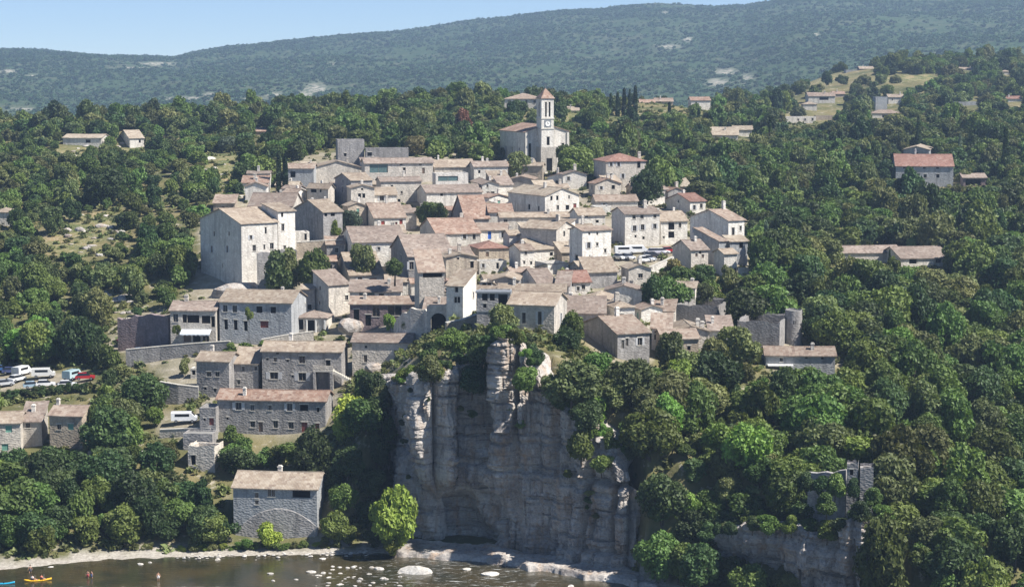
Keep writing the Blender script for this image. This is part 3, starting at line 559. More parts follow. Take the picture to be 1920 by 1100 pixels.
def hh(X, Y):
    X = np.asarray(X, float); Y = np.asarray(Y, float)
    a = np.clip((Y - YY[0]) / 3.0, 0, len(YY) - 1.001); b = np.clip((X / Y - TT[0]) / (TT[1] - TT[0]), 0, len(TT) - 1.001)
    i = a.astype(int); j = b.astype(int); u = a - i; v = b - j
    return (GZ[i, j] * (1 - v) + GZ[i, j + 1] * v) * (1 - u) + (GZ[i + 1, j] * (1 - v) + GZ[i + 1, j + 1] * v) * u
def hit(px, py, y0=285., y1=1500.):
    Y = np.arange(y0, y1, .5); d = at(px, py, 1.0); X = d.x * Y; Z = CAMH + (d.z - CAMH) * Y
    k = np.nonzero(hh(X, Y) > Z)[0]
    if not len(k): return None
    k = k[0]; return Vector((X[k], Y[k], float(hh(X[k], Y[k]))))
def inpoly(px, py, poly):
    px = np.asarray(px, float); py = np.asarray(py, float); c = np.zeros(px.shape, bool); n = len(poly)
    for i in range(n):
        x0, y0 = poly[i]; x1, y1 = poly[(i + 1) % n]
        if y0 == y1: continue
        c ^= ((y0 > py) != (y1 > py)) & (px < (x1 - x0) * (py - y0) / (y1 - y0) + x0)
    return c
VILL = [(195, 655), (220, 592), (320, 572), (368, 520), (368, 410), (466, 350), (534, 360), (530, 298), (628, 252), (690, 262), (770, 275), (955, 292), (965, 330), (1110, 352), (1130, 352), (1128, 282), (1214, 282), (1214, 352), (1190, 372), (1245, 366), (1325, 355), (1330, 390), (1400, 385), (1405, 512), (1300, 508), (1262, 475), (1210, 512), (1195, 560), (1200, 598), (1262, 598), (1268, 568), (1375, 570), (1378, 600), (1465, 600), (1468, 576), (1506, 576), (1508, 645), (1592, 645), (1588, 690), (1436, 692), (1430, 660), (1380, 640), (1320, 640), (1308, 672), (1225, 640), (1225, 680), (1160, 690), (1088, 640), (1060, 612), (960, 614), (890, 618), (836, 612), (780, 640), (775, 690), (665, 702), (640, 742), (626, 815), (370, 812), (366, 740), (300, 690), (250, 668)]
LOWH = [[(425, 872), (604, 872), (604, 1020), (425, 1005)], [(-10, 760), (84, 760), (84, 860), (-10, 860)], [(86, 752), (168, 752), (168, 838), (86, 838)], [(336, 804), (408, 800), (408, 884), (336, 884)]]
ROAD = [[(228, 655), (240, 643), (600, 622), (600, 634), (420, 648), (300, 652), (275, 662), (300, 680), (372, 716), (372, 742), (300, 712), (270, 690), (235, 672)], [(290, 765), (330, 770), (400, 805), (300, 812), (290, 795)]]
PARK = [[(-10, 700), (40, 692), (165, 700), (175, 728), (60, 736), (-10, 736)], [(1146, 466), (1270, 455), (1262, 478), (1215, 500), (1150, 505)]]
MEAD = [[(70, 465), (110, 405), (215, 392), (235, 412), (200, 440), (150, 490), (95, 482)], [(370, 352), (380, 290), (470, 285), (460, 330), (420, 370)], [(170, 575), (200, 545), (245, 550), (225, 595), (180, 600)], [(1800, 872), (1850, 868), (1845, 925), (1795, 905)], [(1380, 178), (1460, 148), (1560, 138), (1620, 142), (1560, 156), (1440, 175)], [(1035, 215), (1078, 213), (1080, 228), (1040, 232)], [(1640, 145), (1760, 138), (1760, 150), (1640, 156)], [(60, 285), (180, 270), (300, 285), (180, 300), (80, 305)]]
CLEAR = [MEAD[0], MEAD[1], MEAD[2], MEAD[4], MEAD[6], [(1462, 208), (1570, 203), (1570, 234), (1462, 238)], [(1500, 168), (1600, 168), (1600, 200), (1500, 200)], [(1632, 178), (1702, 175), (1700, 226), (1630, 230)], [(1136, 168), (1202, 168), (1202, 222), (1136, 222)], [(1200, 182), (1340, 182), (1340, 204), (1200, 204)], [(1330, 244), (1418, 238), (1418, 262), (1330, 270)], [(1880, 180), (1925, 180), (1925, 196), (1880, 196)], [(1785, 186), (1842, 186), (1842, 202), (1785, 202)], [(1580, 126), (1640, 124), (1640, 142), (1580, 142)]]
gpx, gpy = proj(GX, GY, GZ)
z0 = np.zeros(GX.shape); zone = np.zeros((GX.size, 4)); zone[:, 3] = 1
pav = inpoly(gpx, gpy, VILL) & (GY < 640)
for q in ROAD + PARK: pav |= inpoly(gpx, gpy, q)
mea = np.zeros(GX.shape, bool)
for q in MEAD: mea |= inpoly(gpx, gpy, q)
def blur(a):
    a = a.astype(float)
    for _ in range(2): a = (a + np.roll(a, 1, 0) + np.roll(a, -1, 0) + np.roll(a, 1, 1) + np.roll(a, -1, 1)) / 5
    return a
zone[:, 0] = (np.clip(blur(pav) * 1.3 - .35 + .5 * fbm(GX / 5, GY / 5, 88, 3), 0, 1) * .85).ravel(); zone[:, 1] = blur(mea).ravel()
zone[:, 2] = (sstep(4.2, 2.8, GY - np.interp(GX, BANK[:, 0], BANK[:, 1]) + 1.2 * fbm(GX / 4, GY / 4, 66, 3)) * (GZ < 2)).ravel()
def grid_faces(n, m):
    i, j = np.meshgrid(np.arange(n - 1), np.arange(m - 1), indexing='ij'); a = (i * m + j).ravel()
    return np.c_[a, a + 1, a + m + 1, a + m]
me = npmesh('terrain', np.c_[GX.ravel(), GY.ravel(), GZ.ravel()], grid_faces(*GX.shape), 'ground', True)
ca = me.color_attributes.new('zone', 'FLOAT_COLOR', 'POINT'); ca.data.foreach_set('color', zone.ravel())
tag(ob('terrain', me), None, kind='structure')
# far hills
RIDGE = [(-900, 85), (-300, 90), (0, 93), (60, 95), (130, 101), (190, 106), (330, 108), (352, 103), (400, 95), (500, 84), (600, 75), (700, 66), (800, 55), (860, 45), (930, 38), (1000, 30), (1060, 23), (1130, 22), (1230, 12), (1320, 17), (1400, 15), (1430, 10), (1500, 0), (1600, -4), (1720, -2), (1800, -4), (1920, -12), (2300, -15), (2900, 0)]
HT = np.linspace(-.46, .46, 560); HYs = 1530 * (5200 / 1530) ** np.linspace(0, 1, 300)
HYg, HTg = np.meshgrid(HYs, HT, indexing='ij'); HXg = HTg * HYg
pxr = PX + F * HTg * 1.007; pr = np.interp(pxr, [a for a, b in RIDGE], [b for a, b in RIDGE])
YR = 4300 + 260 * vn(HTg * 9 + 3, HTg * 0 + 1, 5); rz = CAMH + (130 - pr) / F * YR
zv = np.interp(pxr, [0, 900, 1350, 1500, 1900], [12, 16, 24, 40, 60])
s_ = np.clip((HYg - 1750) / (YR - 1750), 0, 1)
prof = .30 * s_ + .70 * sstep(0, 1, s_)
back = sstep(0, 1, (HYg - YR) / 1200)
nz = fbm(HXg / 420 + .3 * fbm(HXg / 900, HYg / 900, 31, 2), HYg / 620, 21, 5)
rid = 1 - np.abs(vn(HXg / 300 + HYg / 900, HYg / 1500, 40)) * 2
HZ = zv + (rz - zv) * prof - (rz - 30) * back + (nz * 16 + rid * 9) * s_ * (1 - s_) * 4 * .9
HZ += 2.5 * fbm(HXg / 60, HYg / 60, 50, 3) * s_
edge = sstep(1530, 1640, HYg); HZ = HZ * edge + (hh(HTg * 1530, np.full(HTg.shape, 1530.)) - 1.0) * (1 - edge)
me = npmesh('hills', np.c_[HXg.ravel(), HYg.ravel(), HZ.ravel()], grid_faces(*HXg.shape), 'hillside', True)
hz4 = np.zeros((HXg.size, 4)); hz4[:, 3] = 1
hpx, hpy = proj(HXg, HYg, HZ)
SCARS = [(592, 166, 24, 8), (572, 178, 16, 7), (515, 178, 14, 4), (470, 186, 20, 3), (392, 178, 10, 4), (15, 134, 16, 3), (60, 142, 10, 2), (295, 120, 34, 3), (250, 128, 30, 2), (620, 120, 7, 3), (1362, 135, 24, 5), (1345, 155, 22, 7), (1400, 148, 12, 9), (1255, 88, 18, 4), (1290, 74, 10, 4), (1530, 66, 6, 4), (1245, 25, 6, 3), (350, 185, 50, 3), (40, 205, 22, 3), (110, 200, 18, 2)]
sc_ = np.zeros(HXg.shape)
for (a, b, c, d) in SCARS: sc_ = np.maximum(sc_, np.exp(-((hpx - a) / c) ** 2 - ((hpy - b) / d) ** 2))
hz4[:, 0] = np.clip(sc_ * .9, 0, .8).ravel()
ca = me.color_attributes.new('zone', 'FLOAT_COLOR', 'POINT'); ca.data.foreach_set('color', hz4.ravel())
tag(ob('hills', me), None, kind='structure')
# river
me = mesh('river', [(-260, 150, 0), (260, 150, 0), (260, 345, 0), (-260, 345, 0)], [(0, 1, 2, 3)], 'water')
tag(ob('river', me), None, kind='structure')

# ------------------------------------------------------------------ cliffs
RIM = {}
def cliff(name, plan, tops, recess, seed, stepu=.22, stepz=.22):
    P = pxY(plan); t = np.array(tops, float)
    # smooth the plan line
    k = np.r_[0, np.cumsum(np.hypot(*np.diff(P, axis=0).T))]; s = np.arange(0, k[-1], stepu)
    ker = np.hanning(31); ker /= ker.sum()
    def sm(y):
        y = np.interp(s, k, y); return np.convolve(np.pad(y, 15, 'edge'), ker, 'valid')
    X, Yc, T = sm(P[:, 0]), sm(P[:, 1]), np.interp(s, k, t)
    T = T + .7 * fbm(s / 6, s * 0, seed, 3) + .4 * sstep(.1, .3, vn(s / 3.1, s * 0, seed + 9))
    tx, ty = np.gradient(X), np.gradient(Yc); n = np.hypot(tx, ty); nx, ny = ty / n, -tx / n
    nzr = int(max(T) / stepz) + 6; f = np.linspace(0, 1, nzr)
    Sg, Fg = np.meshgrid(s, f, indexing='ij'); Zg = -1.2 + Fg * (T[:, None] + 1.2)
    o = 1.7 * fbm(Sg / 7.5, Zg / 34, seed + 1, 3) + .9 * fbm(Sg / 2.6, Zg / 8, seed + 2, 4)
    wob = .5 * vn(Sg / 6, Zg * 0, seed + 3)
    for bw, bh, am, sd in ((4.2, 5.2, .55, 4), (1.8, 1.9, .24, 5), (.8, .6, .11, 6)):
        zz = (Zg + wob) / bh; iz = np.floor(zz); uu = Sg / bw + _h(iz, iz * 0, iz * 0, seed + sd) * 9
        iu = np.floor(uu); o = o + am * (_h(iu, iz, iu * 0, seed + sd + 20) * 2 - 1)
        e = np.minimum(zz - iz, 1 - (zz - iz)) * bh; e2 = np.minimum(uu - iu, 1 - (uu - iu)) * bw
        o = o - am * .9 * (e < .20) * (_h(iu, iz, iu * 0 + 3, seed) > .35) - am * .8 * (e2 < .16) * (_h(iu, iz, iu * 0 + 5, seed) > .45)
    o = o + .10 * fbm(Sg * 2.2, Zg * 2.2, seed + 7, 3)
    o = o + recess(X[:, None] + 0 * Zg, Zg, T[:, None])
    rg = 1 - np.abs(vn(Sg / 4.3 + .25 * vn(Zg / 7, Sg / 9, seed + 15), Zg / 60, seed + 12)); o = o - 3.2 * sstep(.74, 1.0, rg) * (.4 + .6 * vn(Sg / 9, Zg / 9, seed + 13))
    rg = 1 - np.abs(vn(Sg / 60 + .2 * vn(Sg / 8, Zg / 5, seed + 16), Zg / 3.4, seed + 14)); o = o - .8 * sstep(.88, 1.0, rg)
    o = o - 1.2 * sstep(.965, 1.0, Fg) * (1 + vn(Sg / 1.3, Zg, seed + 8))
    V = np.c_[(X[:, None] + nx[:, None] * o).ravel(), (Yc[:, None] + ny[:, None] * o).ravel(), Zg.ravel()]
    # a ledge that runs back over the top
    bk = 12 if name == 'cliff' else 5; X2, Y2 = X - nx * bk, Yc - ny * bk; V2 = np.c_[X2, Y2, np.minimum(T, hh(X2, Y2)) - .4 + .3 * vn(s, s * 0, seed)]
    nV = len(V); Q = grid_faces(len(s), nzr); q = np.arange(len(s) - 1); a = q * nzr + nzr - 1
    Q = np.r_[Q, np.c_[a, a + nzr, nV + q + 1, nV + q]]
    RIM[name] = (X, Yc, T, nx, ny)
    o_ = ob(name, npmesh(name, np.r_[V, V2], Q[:, ::-1], 'cliff')); tag(o_, None, kind='structure'); return o_
def px2X(px, Y=315.): return (px - PX) / F * Y
def rec1(X, Z, T):
    p = PX + F * X / 315.
    wv_ = 2.2 * vn(p / 22, Z / 5, 501); r = -4.5 * sstep(770, 815, p + 8 * wv_) * sstep(965, 880, p + 10 * wv_) * sstep(12.5, 6.0, Z - .02 * (870 - p) + wv_)            # hollow added at the foot, puts plain shade into the shape
    r = r + 1.8 * sstep(750, 775, p) * sstep(815, 800, p) * np.sin(np.clip((Z - 8) / 24, 0, 1) * 3.14)     # bulging left buttress
    r = r - 4.2 * np.exp(-((p - 812) / 7) ** 2) * sstep(12, 18, Z)                                         # chimney between buttresses
    r = r + 1.6 * np.exp(-((p - 838) / 16) ** 2) * sstep(10, 16, Z) * np.sin(np.clip(Z / T, 0, 1) * 2.6)
    r = r - 6.0 * np.exp(-((p - 895) / 20) ** 2) * sstep(12, 22, Z)                                        # shaded gully
    r = r + 2.0 * np.exp(-((p - 945) / 20) ** 2) * sstep(8, 16, Z) - 2.2 * np.exp(-((p - 1040) / 9) ** 2) * sstep(13, 18, Z) - 1.6 * np.exp(-((p - 862) / 5) ** 2) * sstep(14, 20, Z) - 1.8 * np.exp(-((p - 1105) / 6) ** 2) * sstep(3, 8, Z)                                         # rock tower
    r = r - 3.0 * np.exp(-((p - 968) / 4) ** 2) * sstep(16, 22, Z)
    r = r + .9 * sstep(14.8, 14.2, Z) * sstep(900, 960, p) - .8 * np.exp(-((Z - 14.5) / .35) ** 2)
    return r + .7 * sstep(3.2, 2.6, Z) * sstep(930, 990, p) - .5 * np.exp(-((Z - 3.0) / .25) ** 2)
cliff('cliff', CLIFF, CLT, rec1, 100)
def rec2(X, Z, T):
    p = PX + F * X / 285.
    return -2.0 * sstep(6.0, 4.2, Z) * sstep(1345, 1370, p) + .8 * np.exp(-((Z - 8.2) / 1.0) ** 2) - 3.0 * np.exp(-((p - 1560) / 16) ** 2) * sstep(6, 12, Z) - 1.5 * np.exp(-((p - 1606) / 5) ** 2)
cliff('low_cliff', CLIFF2, CLT2, rec2, 300)
# pale slabs of bedrock at the waterline under the cliff
for k, (p0, p1, ya, yb_, zt) in enumerate([(912, 1190, 304.5, 311.5, .5), (1040, 1225, 298.0, 305.0, .35), (735, 948, 310.5, 317.0, .6)]):
    s = np.linspace(0, 1, 90); c = np.linspace(0, 1, 26); Sg, Cg = np.meshgrid(s, c, indexing='ij')
    Xr = (p0 + (p1 - p0) * Sg - PX) / F * 308; y0 = np.interp(Xr, BANK[:, 0], BANK[:, 1]) - 1.2 + .9 * fbm(Xr / 3, Xr * 0, 60 + k, 3)
    y1 = y0 + 7.5; Yg = y0 + (y1 - y0) * Cg; Zg = -.5 + (zt + .5 + .3) * sstep(0, .18, Cg) + .35 * Cg + .22 * fbm(Xr / 2.2, Yg / 1.2, 70 + k, 4)
    tag(ob('rock_ledge', npmesh('rock_ledge', np.c_[Xr.ravel(), Yg.ravel(), Zg.ravel()], grid_faces(90, 26), 'cliff')), None, kind='structure')
# ------------------------------------------------------------------ building kit
SHUT = {'r': (.33, .07, .05), 'b': (.05, .16, .55), 'g': (.18, .38, .30), 's': (.50, .50, .50), 'p': (.20, .06, .05), 'd': (.16, .11, .08)}
def win_pane(w, h, kind):
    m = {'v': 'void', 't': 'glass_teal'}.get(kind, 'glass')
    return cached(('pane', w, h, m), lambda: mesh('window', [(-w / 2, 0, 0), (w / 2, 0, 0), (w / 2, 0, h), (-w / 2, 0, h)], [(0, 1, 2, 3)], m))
def win_frame(w, h):
    def f():
        b = MB(); t = .07
        for a in ((-w / 2, w / 2, 0, t), (-w / 2, w / 2, h - t, h), (-w / 2, -w / 2 + t, t, h - t), (w / 2 - t, w / 2, t, h - t), (-.03, .03, t, h - t)):
            b.box(a[0], a[1], -.06, -.005, a[2], a[3])
        return b.me('frame', 'woodwork')
    return cached(('frame', w, h), f)
def win_sill(w, h):
    return cached(('sill', w), lambda: MB().box(-w / 2 - .12, w / 2 + .12, -.30, -.20 + .15, -.10, 0).me('sill', 'trim'))
def win_lintel(w, h):
    return cached(('lintel', w, h), lambda: MB().box(-w / 2 - .14, w / 2 + .14, -.262, -.20, h, h + .20).me('lintel', 'trim'))
def slats(w, h):
    def f():
        b = MB(); n = max(4, int(h / .16))
        b.box(-w / 2, w / 2, -.03, 0, 0, h)
        for k in range(n): b.box(-w / 2 + .05, w / 2 - .05, -.045, -.03, h * (k + .2) / n, h * (k + .8) / n)
        return b.me('shutter', 'paint')
    return cached(('shut', w, h), f)
REV = .20
def q1(x): return max(.3, round(x * 10) / 10)
def wall_mesh(Wd, L, z0, ze, tops, ops):
    """four walls with real openings; tops: height of the wall head along each wall as [(s,z)..]"""
    v, f = [], []
    def quad(*p):
        n = len(v); v.extend(p); f.append(tuple(range(n, n + len(p))))
    sides = {'f': ((-Wd / 2, -L / 2), (1, 0), Wd), 'r': ((Wd / 2, -L / 2), (0, 1), L), 'b': ((Wd / 2, L / 2), (-1, 0), Wd), 'l': ((-Wd / 2, L / 2), (0, -1), L)}
    for k, (o, d, n) in sides.items():
        P = lambda s, z, e=0.0: (o[0] + d[0] * s - d[1] * e, o[1] + d[1] * s + d[0] * e, z)
        R_ = ops.get(k, [])
        xs = sorted({0, n} | {x for r in R_ for x in (r[0], r[1])}); zs = sorted({z0, ze} | {z for r in R_ for z in (r[2], r[3])})
        for i in range(len(xs) - 1):
            for j in range(len(zs) - 1):
                cx, cz = (xs[i] + xs[i + 1]) / 2, (zs[j] + zs[j + 1]) / 2
                if any(r[0] < cx < r[1] and r[2] < cz < r[3] for r in R_): continue
                quad(P(xs[i], zs[j]), P(xs[i + 1], zs[j]), P(xs[i + 1], zs[j + 1]), P(xs[i], zs[j + 1]))
        for (a, b, c, e) in R_:
            quad(P(a, c), P(a, e), P(a, e, REV), P(a, c, REV)); quad(P(b, c), P(b, c, REV), P(b, e, REV), P(b, e))
            quad(P(a, c), P(a, c, REV), P(b, c, REV), P(b, c)); quad(P(a, e), P(b, e), P(b, e, REV), P(a, e, REV))
        tp = tops.get(k)
        if tp: quad(P(0, ze), P(n, ze), *[P(s, z) for s, z in reversed(tp)])
    return v, f
def roof_plane(V, Fc, UV, e0, e1, r1, r0, th=.16, seed=0, sag=.10):
    e0, e1, r0, r1 = map(Vector, (e0, e1, r0, r1)); wl = max((e1 - e0).length, (r1 - r0).length); hl = max((r0 - e0).length, (r1 - e1).length)
    nx, ny = max(2, min(14, int(wl / 1.2))), max(2, min(8, int(hl / 1.2))); n0 = len(V)
    for j in range(ny + 1):
        for i in range(nx + 1):
            s, t = i / nx, j / ny; a = e0.lerp(e1, s); b = r0.lerp(r1, s); p = a.lerp(b, t)
            rr = random.Random(seed * 977 + int(p.x * 50) * 31 + int(p.y * 50) * 17)
            p.z += rr.uniform(-.035, .035) - sag * math.sin(math.pi * s) * (.3 + .7 * t)
            V.append(p); UV.append(((a - e0).length + (0 if (e1 - e0).length > 1e-3 else s * wl), t * hl))
    for j in range(ny):
        for i in range(nx):
            a = n0 + j * (nx + 1) + i; Fc.append((a, a + 1, a + nx + 2, a + nx + 1))
    ring = [n0 + i for i in range(nx + 1)] + [n0 + j * (nx + 1) + nx for j in range(1, ny + 1)] + [n0 + ny * (nx + 1) + i for i in range(nx - 1, -1, -1)] + [n0 + j * (nx + 1) for j in range(ny - 1, 0, -1)]
    m0 = len(V)
    for k in ring: V.append(V[k] - Vector((0, 0, th))); UV.append(UV[k])
    m = len(ring)
    for k in range(m): Fc.append((ring[k], m0 + k, m0 + (k + 1) % m, ring[(k + 1) % m]))
    Fc.append(tuple(m0 + k for k in range(m - 1, -1, -1)))
def block(par, cx, cy, Wd, L, z0, ze, rt, p, rc, wc, wins, over=.35, seed=0, names=('wall', 'roof'), chim=(), sub_roof=None):
    """a building block in local coordinates: walls with openings, roof, windows, chimneys. wins: (side, s, zbottom, w, h, kind)"""
    ops = {}; ok = []
    for (sd, s, zb, w, h, kd) in wins:
        w, h = q1(w), q1(h); n = Wd if sd in 'fb' else L; a, b = s - w / 2, s + w / 2; lim = ze - .12
        if zb + h > lim: zb = lim - h
        if a < .15 or b > n - .15: s = min(max(s, w / 2 + .18), n - w / 2 - .18); a, b = s - w / 2, s + w / 2
        if a < .1 or b > n - .1: continue
        if any(not (b < r[0] + -.02 or a > r[1] + .02 or zb > r[3] + .02 or zb + h < r[2] - .02) for r in ops.get(sd, [])): continue
        ops.setdefault(sd, []).append((a, b, zb, zb + h)); ok.append((sd, s, zb, w, h, kd))
    tops = {}; V, Fc, UV = [], [], []; o = over; ridge = None
    x0, x1, y0, y1 = -Wd / 2, Wd / 2, -L / 2, L / 2
    if rt == 'gable_u':
        zr = ze + p * L / 2; d = ze - p * o + .05
        roof_plane(V, Fc, UV, (x0 - o, y0 - o, d), (x1 + o, y0 - o, d), (x1 + o, 0, zr + .05), (x0 - o, 0, zr + .05), seed=seed)
        roof_plane(V, Fc, UV, (x1 + o, y1 + o, d), (x0 - o, y1 + o, d), (x0 - o, 0, zr + .05), (x1 + o, 0, zr + .05), seed=seed)
        tops = {'l': [(0, ze), (L / 2, zr), (L, ze)], 'r': [(0, ze), (L / 2, zr), (L, ze)]}; ridge = ((x0 - o, 0, zr), (x1 + o, 0, zr))
    elif rt == 'gable_v':
        zr = ze + p * Wd / 2; d = ze - p * o + .05
        roof_plane(V, Fc, UV, (x0 - o, y1 + o, d), (x0 - o, y0 - o, d), (0, y0 - o, zr + .05), (0, y1 + o, zr + .05), seed=seed)
        roof_plane(V, Fc, UV, (x1 + o, y0 - o, d), (x1 + o, y1 + o, d), (0, y1 + o, zr + .05), (0, y0 - o, zr + .05), seed=seed)
        tops = {'f': [(0, ze), (Wd / 2, zr), (Wd, ze)], 'b': [(0, ze), (Wd / 2, zr), (Wd, ze)]}; ridge = ((0, y0 - o, zr), (0, y1 + o, zr))
    elif rt in ('shed_f', 'shed_b'):
        zr = ze + p * L; sg = 1 if rt == 'shed_f' else -1
        if sg > 0:
            roof_plane(V, Fc, UV, (x0 - o, y0 - o, ze - p * o + .05), (x1 + o, y0 - o, ze - p * o + .05), (x1 + o, y1 + .1, zr + .1), (x0 - o, y1 + .1, zr + .1), seed=seed)
            tops = {'l': [(0, zr), (L, ze)], 'r': [(0, ze), (L, zr)], 'b': [(0, zr), (Wd, zr)]}
        else:
            ze2 = ze - p * L
            roof_plane(V, Fc, UV, (x1 + o, y1 + o, ze2 + p * L * 0), (x0 - o, y1 + o, ze2), (x0 - o, y0 - .1, ze + .05), (x1 + o, y0 - .1, ze + .05), seed=seed)
    elif rt == 'hip':
        d = ze - p * o + .05; m = min(Wd, L) / 2; zr = ze + p * m + .05
        a, b = ((x0 + m, 0, zr), (x1 - m, 0, zr)) if Wd >= L else ((0, y0 + m, zr), (0, y1 - m, zr))
        c00, c10, c11, c01 = (x0 - o, y0 - o, d), (x1 + o, y0 - o, d), (x1 + o, y1 + o, d), (x0 - o, y1 + o, d)
        if Wd >= L:
            for q in ((c00, c10, b, a), (c10, c11, b, b), (c11, c01, a, b), (c01, c00, a, a)): roof_plane(V, Fc, UV, *q, seed=seed, sag=.03)
        else:
            for q in ((c00, c10, a, a), (c10, c11, b, a), (c11, c01, b, b), (c01, c00, a, b)): roof_plane(V, Fc, UV, *q, seed=seed, sag=.03)
        ridge = (a, b) if (Vector(a) - Vector(b)).length > .5 else None
    elif rt == 'flat':
        roof_plane(V, Fc, UV, (x0 + .25, y0 + .25, ze - .30), (x1 - .25, y0 + .25, ze - .30), (x1 - .25, y1 - .25, ze - .28), (x0 + .25, y1 - .25, ze - .28), seed=seed, sag=.02)
    elif rt == 'ruin':
        rr = random.Random(seed)
        def jag(n): 
            k = max(3, int(n / 1.3)); return [(n * i / k, ze + rr.uniform(.0, .55)) for i in range(k + 1)]
        tops = {k: jag(n) for k, n in (('f', Wd), ('r', L), ('b', Wd), ('l', L))}
    v, f = wall_mesh(Wd, L, z0, ze, tops, ops)
    if rt in ('flat', 'ruin'):                      # parapet thickness
        t = .25 if rt == 'flat' else .45; zt = ze if rt == 'flat' else ze - .02; n = len(v); zi = ze - (.6 if rt == 'flat' else 4)
        inn = [(x0 + t, y0 + t), (x1 - t, y0 + t), (x1 - t, y1 - t), (x0 + t, y1 - t)]; out = [(x0, y0), (x1, y0), (x1, y1), (x0, y1)]
        v += [(a, b, zt) for a, b in out] + [(a, b, zt) for a, b in inn] + [(a, b, zi) for a, b in inn]
        for k in range(4):
            q = (k + 1) % 4; f += [(n + k, n + q, n + 4 + q, n + 4 + k), (n + 4 + k, n + 4 + q, n + 8 + q, n + 8 + k)]
    wo = ob(names[0], mesh(names[0], v, f, wc), par, (cx, cy, 0))
    ro = None
    if V:
        ro = ob(names[1], mesh(names[1], V, Fc, rc, uv=UV), par, (cx, cy, 0))
        if ridge is not None:
            a, b = Vector(ridge[0]), Vector(ridge[1]); n = max(2, int((b - a).length / 1.2)); mb = MB()
            for k in range(n):
                p0, p1 = a.lerp(b, k / n), a.lerp(b, (k + .96) / n); dz = -.10 * math.sin(math.pi * (k + .5) / n)
                mb.tube((p0.x, p0.y, p0.z + dz), (p1.x, p1.y, p1.z + dz + .03), .16, .13, 6)
            ob('ridge_tiles', mb.me('ridge_tiles', rc), ro)
        if rt in ('gable_u', 'shed_f') and over > .2:
            mb = MB().box(x0 + .02, x1 - .02, y0 - .20, y0 - .003, ze - .34, ze - .14); ob('cornice', mb.me('cornice', 'trim'), wo)
    for (sx, sy, hz, sz) in chim:
        mb = MB(); mb.box(-sz / 2, sz / 2, -sz / 2, sz / 2, -1.6, hz); mb.box(-sz / 2 - .08, sz / 2 + .08, -sz / 2 - .08, sz / 2 + .08, hz, hz + .12)
        mb.box(-sz / 2 + .06, sz / 2 - .06, -sz / 2 + .06, sz / 2 - .06, hz + .12, hz + .3)
        if rt == 'gable_u': zz = ze + p * (L / 2 - abs(sy))
        elif rt == 'gable_v': zz = ze + p * (Wd / 2 - abs(sx))
        elif rt == 'shed_f': zz = ze + p * (sy + L / 2)
        else: zz = ze + .6
        ob('chimney', mb.me('chimney', 'white' if sz < .75 else 'stone'), ro or wo, (sx, sy, zz))
    sides = {'f': ((-Wd / 2, -L / 2), (1, 0), 0), 'r': ((Wd / 2, -L / 2), (0, 1), math.pi / 2), 'b': ((Wd / 2, L / 2), (-1, 0), math.pi), 'l': ((-Wd / 2, L / 2), (0, -1), -math.pi / 2)}
    for (sd, s, zb, w, h, kd) in ok:
        og, d, rz = sides[sd]; loc = (cx + og[0] + d[0] * s - d[1] * REV, cy + og[1] + d[1] * s + d[0] * REV, zb)
        if kd in 'rbgpd':
            closed = ob('door' if h > 1.55 and kd in 'pd' else 'window', cached(('leafbk', w, h), lambda: mesh('pane', [(-w / 2, 0, 0), (w / 2, 0, 0), (w / 2, 0, h), (-w / 2, 0, h)], [(0, 1, 2, 3)], 'void')), par, loc, rz)
            if kd in 'pd': ob('door_leaf' if h > 1.55 else 'shutter', slats(w - .04, h - .04), closed, (0, -.02, .02), color=SHUT[kd])
            else:
                for q in (-1, 1): ob('shutter', slats(q1(w / 2) - .02 if w > .7 else w / 2, h), closed, (q * w / 4, -REV - .012 if False else -.04, 0), color=SHUT[kd])
            ob('lintel', win_lintel(w, h), closed)
            continue
        wi = ob('opening' if kd == 'v' and w > 1.5 else 'window', win_pane(w, h, 'g' if kd in 'ws' else kd), par, loc, rz)
        if kd in 'wst': ob('frame', win_frame(w, h), wi)
        if kd in 'ws' and w >= .6: ob('sill', win_sill(w, h), wi)
        if kd in 'ws' or (kd == 'v' and w <= 1.5): ob('lintel', win_lintel(w, h), wi)
        if kd == 's':
            sw = q1(w / 2)
            for q in (-1, 1): ob('shutter', slats(sw, h), wi, (q * (w / 2 + sw / 2 + .02), -REV - .006, 0), color=SHUT['s'])
    return wo, ro

